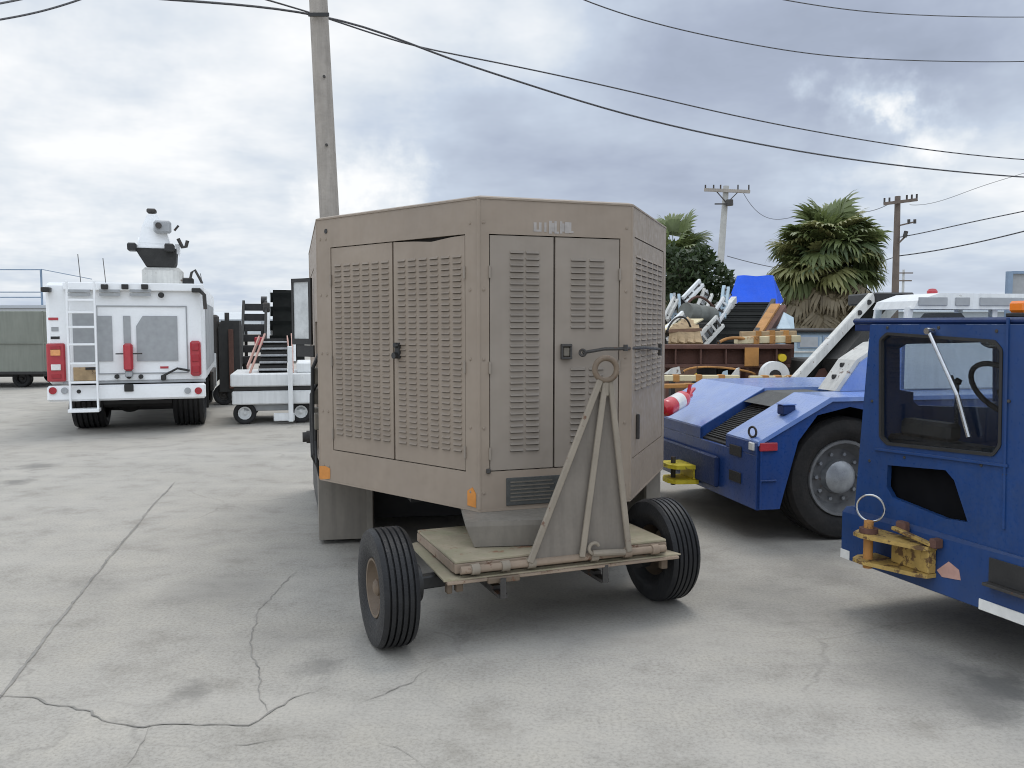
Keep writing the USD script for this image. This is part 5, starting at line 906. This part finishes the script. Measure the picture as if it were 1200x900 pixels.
def wire(label, pts, Y0, Y1, r):
    from scipy.interpolate import PchipInterpolator, CubicSpline
    pts = np.array(pts, float); pts = pts[np.argsort(pts[:, 0])]; x = pts[:, 0]; cs = CubicSpline(x, pts[:, 1]); xs = np.linspace(x[0], x[-1], 48)
    p3 = [P(a, float(cs(a)), Y0 + (Y1 - Y0) * (a - x[0]) / (x[-1] - x[0])) for a in xs]
    path = MB().tube(p3, r, 6).build('overhead_wire', 'cable_black', None); tag(path, label, 'wire', 'overhead wires')
wire('thick lower cable sweeping from the near pole to the right edge', [(120, -8), (205, 0), (365, 17), (430, 33), (520, 66), (600, 93), (720, 130), (850, 161), (1000, 187), (1120, 201), (1200, 207.5), (1320, 210)], 11, 22, .017)
wire('thinner cable crossing the thick one near the leaning pole', [(240, -22), (310, -1), (370, 17), (400, 27), (480, 52), (560, 69), (600, 77), (720, 103), (850, 133), (1000, 162), (1100, 177), (1200, 187), (1320, 193)], 12.5, 22, .013)
wire('upper wire from the middle of the top edge to the right edge', [(620, -30), (690, 2), (760, 25), (860, 48), (960, 64), (1060, 70.5), (1200, 72), (1320, 66)], 16, 24, .012)
wire('faint highest wire in the top right corner', [(840, -16), (920, 0), (1010, 13), (1100, 18.5), (1200, 20), (1300, 17)], 18, 26, .012)
wire('cable crossing the top left corner', [(-60, 34), (0, 23), (45, 14), (95, -1), (150, -22)], 10, 12, .014)
wire('short cable end in the far top left corner', [(-60, 14), (0, 4), (30, -2), (70, -12)], 10, 12, .014)
wire('wire from the brown pole rising to the right edge, upper one', [(1054, 278), (1090, 271), (1140, 260), (1200, 247.5), (1300, 222)], 35, 26, .020)
wire('thicker wire from the brown pole rising to the right edge, lower one', [(1052, 300), (1100, 293), (1150, 283), (1200, 271), (1300, 245)], 35, 26, .024)
wire('faint thin wire from the brown pole arm up to the right', [(1066, 240), (1100, 236), (1140, 222), (1170, 212), (1240, 190)], 35, 30, .009)
wire('wire from the brown pole behind the palm to the left', [(1052, 300), (1030, 307), (960, 318), (900, 312), (852, 300)], 40, 35, .018)
wire('thin wire from the brown pole arm to the pale pole', [(1040, 240), (1000, 250), (940, 252), (880, 240), (870, 224)], 40, 35, .012)

# ------------------------------------------------------------------ trees
def frond_mesh(L_, leaflets, droop, fold, r):
    """A fan palm leaf along +x from the origin: stalk, then a fan of narrow drooping leaflets."""
    mb = MB(); sl = L_ * .42; sag = lambda x: -droop * (x / L_) ** 2 * L_
    mb.tube([(0, 0, 0), (sl * .5, 0, sag(sl * .5)), (sl, 0, sag(sl))], [.022, .016, .011], 4, False)
    for k in range(leaflets):
        a = (k / (leaflets - 1) - .5) * math.radians(205) + r.uniform(-.04, .04); ll = (L_ - sl) * (1.0 - .30 * abs(a) / 1.8) * r.uniform(.85, 1.08); w = ll * .072
        d = np.array([math.cos(a), math.sin(a), 0]); s_ = np.array([-d[1], d[0], 0]); o_ = np.array([sl, 0, sag(sl)]); lift = abs(math.sin(a)) * fold; dr = droop * r.uniform(.8, 1.3)
        p1 = o_ + d * ll * .55 + [0, 0, lift * ll * .35 - dr * .30 * ll]; p2 = o_ + d * ll * .80 + [0, 0, lift * ll * .2 - dr * .95 * ll]; p3 = o_ + d * ll * .93 + [0, 0, -dr * 1.5 * ll - .05 * ll]
        mb.add([o_ - s_ * w * .3, o_ + s_ * w * .3, p1 - s_ * w, p1 + s_ * w, p2 - s_ * w * .7, p2 + s_ * w * .7, p3], [[0, 2, 3], [0, 3, 1], [2, 4, 5], [2, 5, 3], [4, 6, 5]])
    return np.vstack(mb.v), np.vstack(mb.f)
def palm(label, base, top_z, R_, count, dead, seed, rtop=.2, squash=1.0):
    r = random.Random(seed); o = thing('palm_tree', label, 'palm tree', base)
    MB().tube([(0, 0, 0), (.05, 0, top_z * .5), (0, 0, top_z)], [.26, .21, rtop], 14).build('trunk', 'bark', o)
    for k in range(count + dead):
        isd = k >= count; el = r.uniform(-.35, 1.45) if not isd else r.uniform(-1.25, -.35); az = r.uniform(0, 2 * math.pi)
        v, f = frond_mesh(R_ * r.uniform(.82, 1.1) * (1 if not isd else .95), 22, r.uniform(.06, .26) + (.14 if el < .2 else 0) + (.15 if isd else 0), r.uniform(.1, .45), r)
        roll = r.uniform(-.6, .6); c, s_ = math.cos(roll), math.sin(roll); v = v @ np.array([[1, 0, 0], [0, c, -s_], [0, s_, c]]).T
        c, s_ = math.cos(el), math.sin(el); v = v @ np.array([[c, 0, -s_], [0, 1, 0], [s_, 0, c]]).T
        c, s_ = math.cos(az), math.sin(az); v = v @ np.array([[c, -s_, 0], [s_, c, 0], [0, 0, 1]]).T
        ofs = r.uniform(.1, .4) * (1.6 if isd else 1 if el < .6 else .4)
        v = v * [1, 1, squash] + np.array([math.cos(az) * ofs, math.sin(az) * ofs, top_z + (r.uniform(-.7, .5) if not isd else r.uniform(-1.7, -.5))])
        mat = 'frond_dead' if isd else ('frond_dead' if el < -.55 and r.random() < .55 else r.choice(['frond_green', 'frond_green', 'frond_green', 'frond_dark', 'frond_yellow', 'frond_yellow']) if el < .9 else 'frond_green')
        mb = MB().add(v, f); mb.build('frond', mat, o, smooth=False)
    return o
pb = P(966, 380, 28)
palm('big shaggy fan palm with brown skirt of dead fronds behind the belt loader', (pb[0], 28, 0), P(966, 300, 28)[2], 1.78, 150, 120, 11)
pb = P(792, 380, 34); palm('fan palm partly hidden behind the generator and the leafy tree', (pb[0] - .1, 34, 0), P(790, 300, 34)[2] - .2, 1.7, 46, 10, 23)
def leafy(label, base, blobs, n, seed, size=.13):
    r = np.random.default_rng(seed); o = thing('leafy_tree', label, 'tree', base); mb, lb = MB(), MB(); c0 = np.array(blobs[0][:3])
    MB().tube([(0, 0, 0), (.1, 0, 1.2), (c0[0] * .5, 0, c0[2] * .75)], [.22, .17, .12], 12).build('trunk', 'bark', o)
    for x, y, z, R_ in blobs: lb.tube([(c0[0] * .3, 0, c0[2] * .5), (x * .6, y * .6, z * .85), (x, y, z)], [.09, .06, .02], 6)
    lb.build('limbs', 'bark', o)
    for x, y, z, R_ in blobs:
        for _ in range(int(n * R_ ** 2 * .8)):
            d = r.normal(size=3); d /= np.linalg.norm(d); rr = R_ * r.uniform(.5, 1.0) ** .6 * (1 + .22 * math.sin(d[0] * 6 + z) * math.cos(d[2] * 5 + x))
            p_ = np.array([x, y, z]) + d * rr * [1, 1, .85]; a = r.normal(size=3); a /= np.linalg.norm(a); b_ = np.cross(a, r.normal(size=3)); b_ /= np.linalg.norm(b_); s_ = size * r.uniform(.6, 1.3)
            mb.add([p_ - a * s_, p_ + b_ * s_ * .45, p_ + a * s_, p_ - b_ * s_ * .45], [[0, 1, 2, 3]])
    mb.build('crown', 'tree_leaf', o, kind='stuff', smooth=False); return o
lp_ = lambda px, py, Y=30: P(px, py, Y) - np.array([P(815, 380, Y)[0], Y, 0])
bl_ = [(*lp_(812, 318), 1.0), (*lp_(835, 325), .75), (*lp_(790, 320), .9), (*lp_(800, 345), .85), (*lp_(848, 342), .5), (*lp_(825, 345), .6), (*lp_(785, 300), .5), (*lp_(822, 300), .5)]
leafy('dark green leafy tree behind the scrap heap and pale pole', (P(815, 380, 30)[0], 30, 0), bl_, 900, 5)
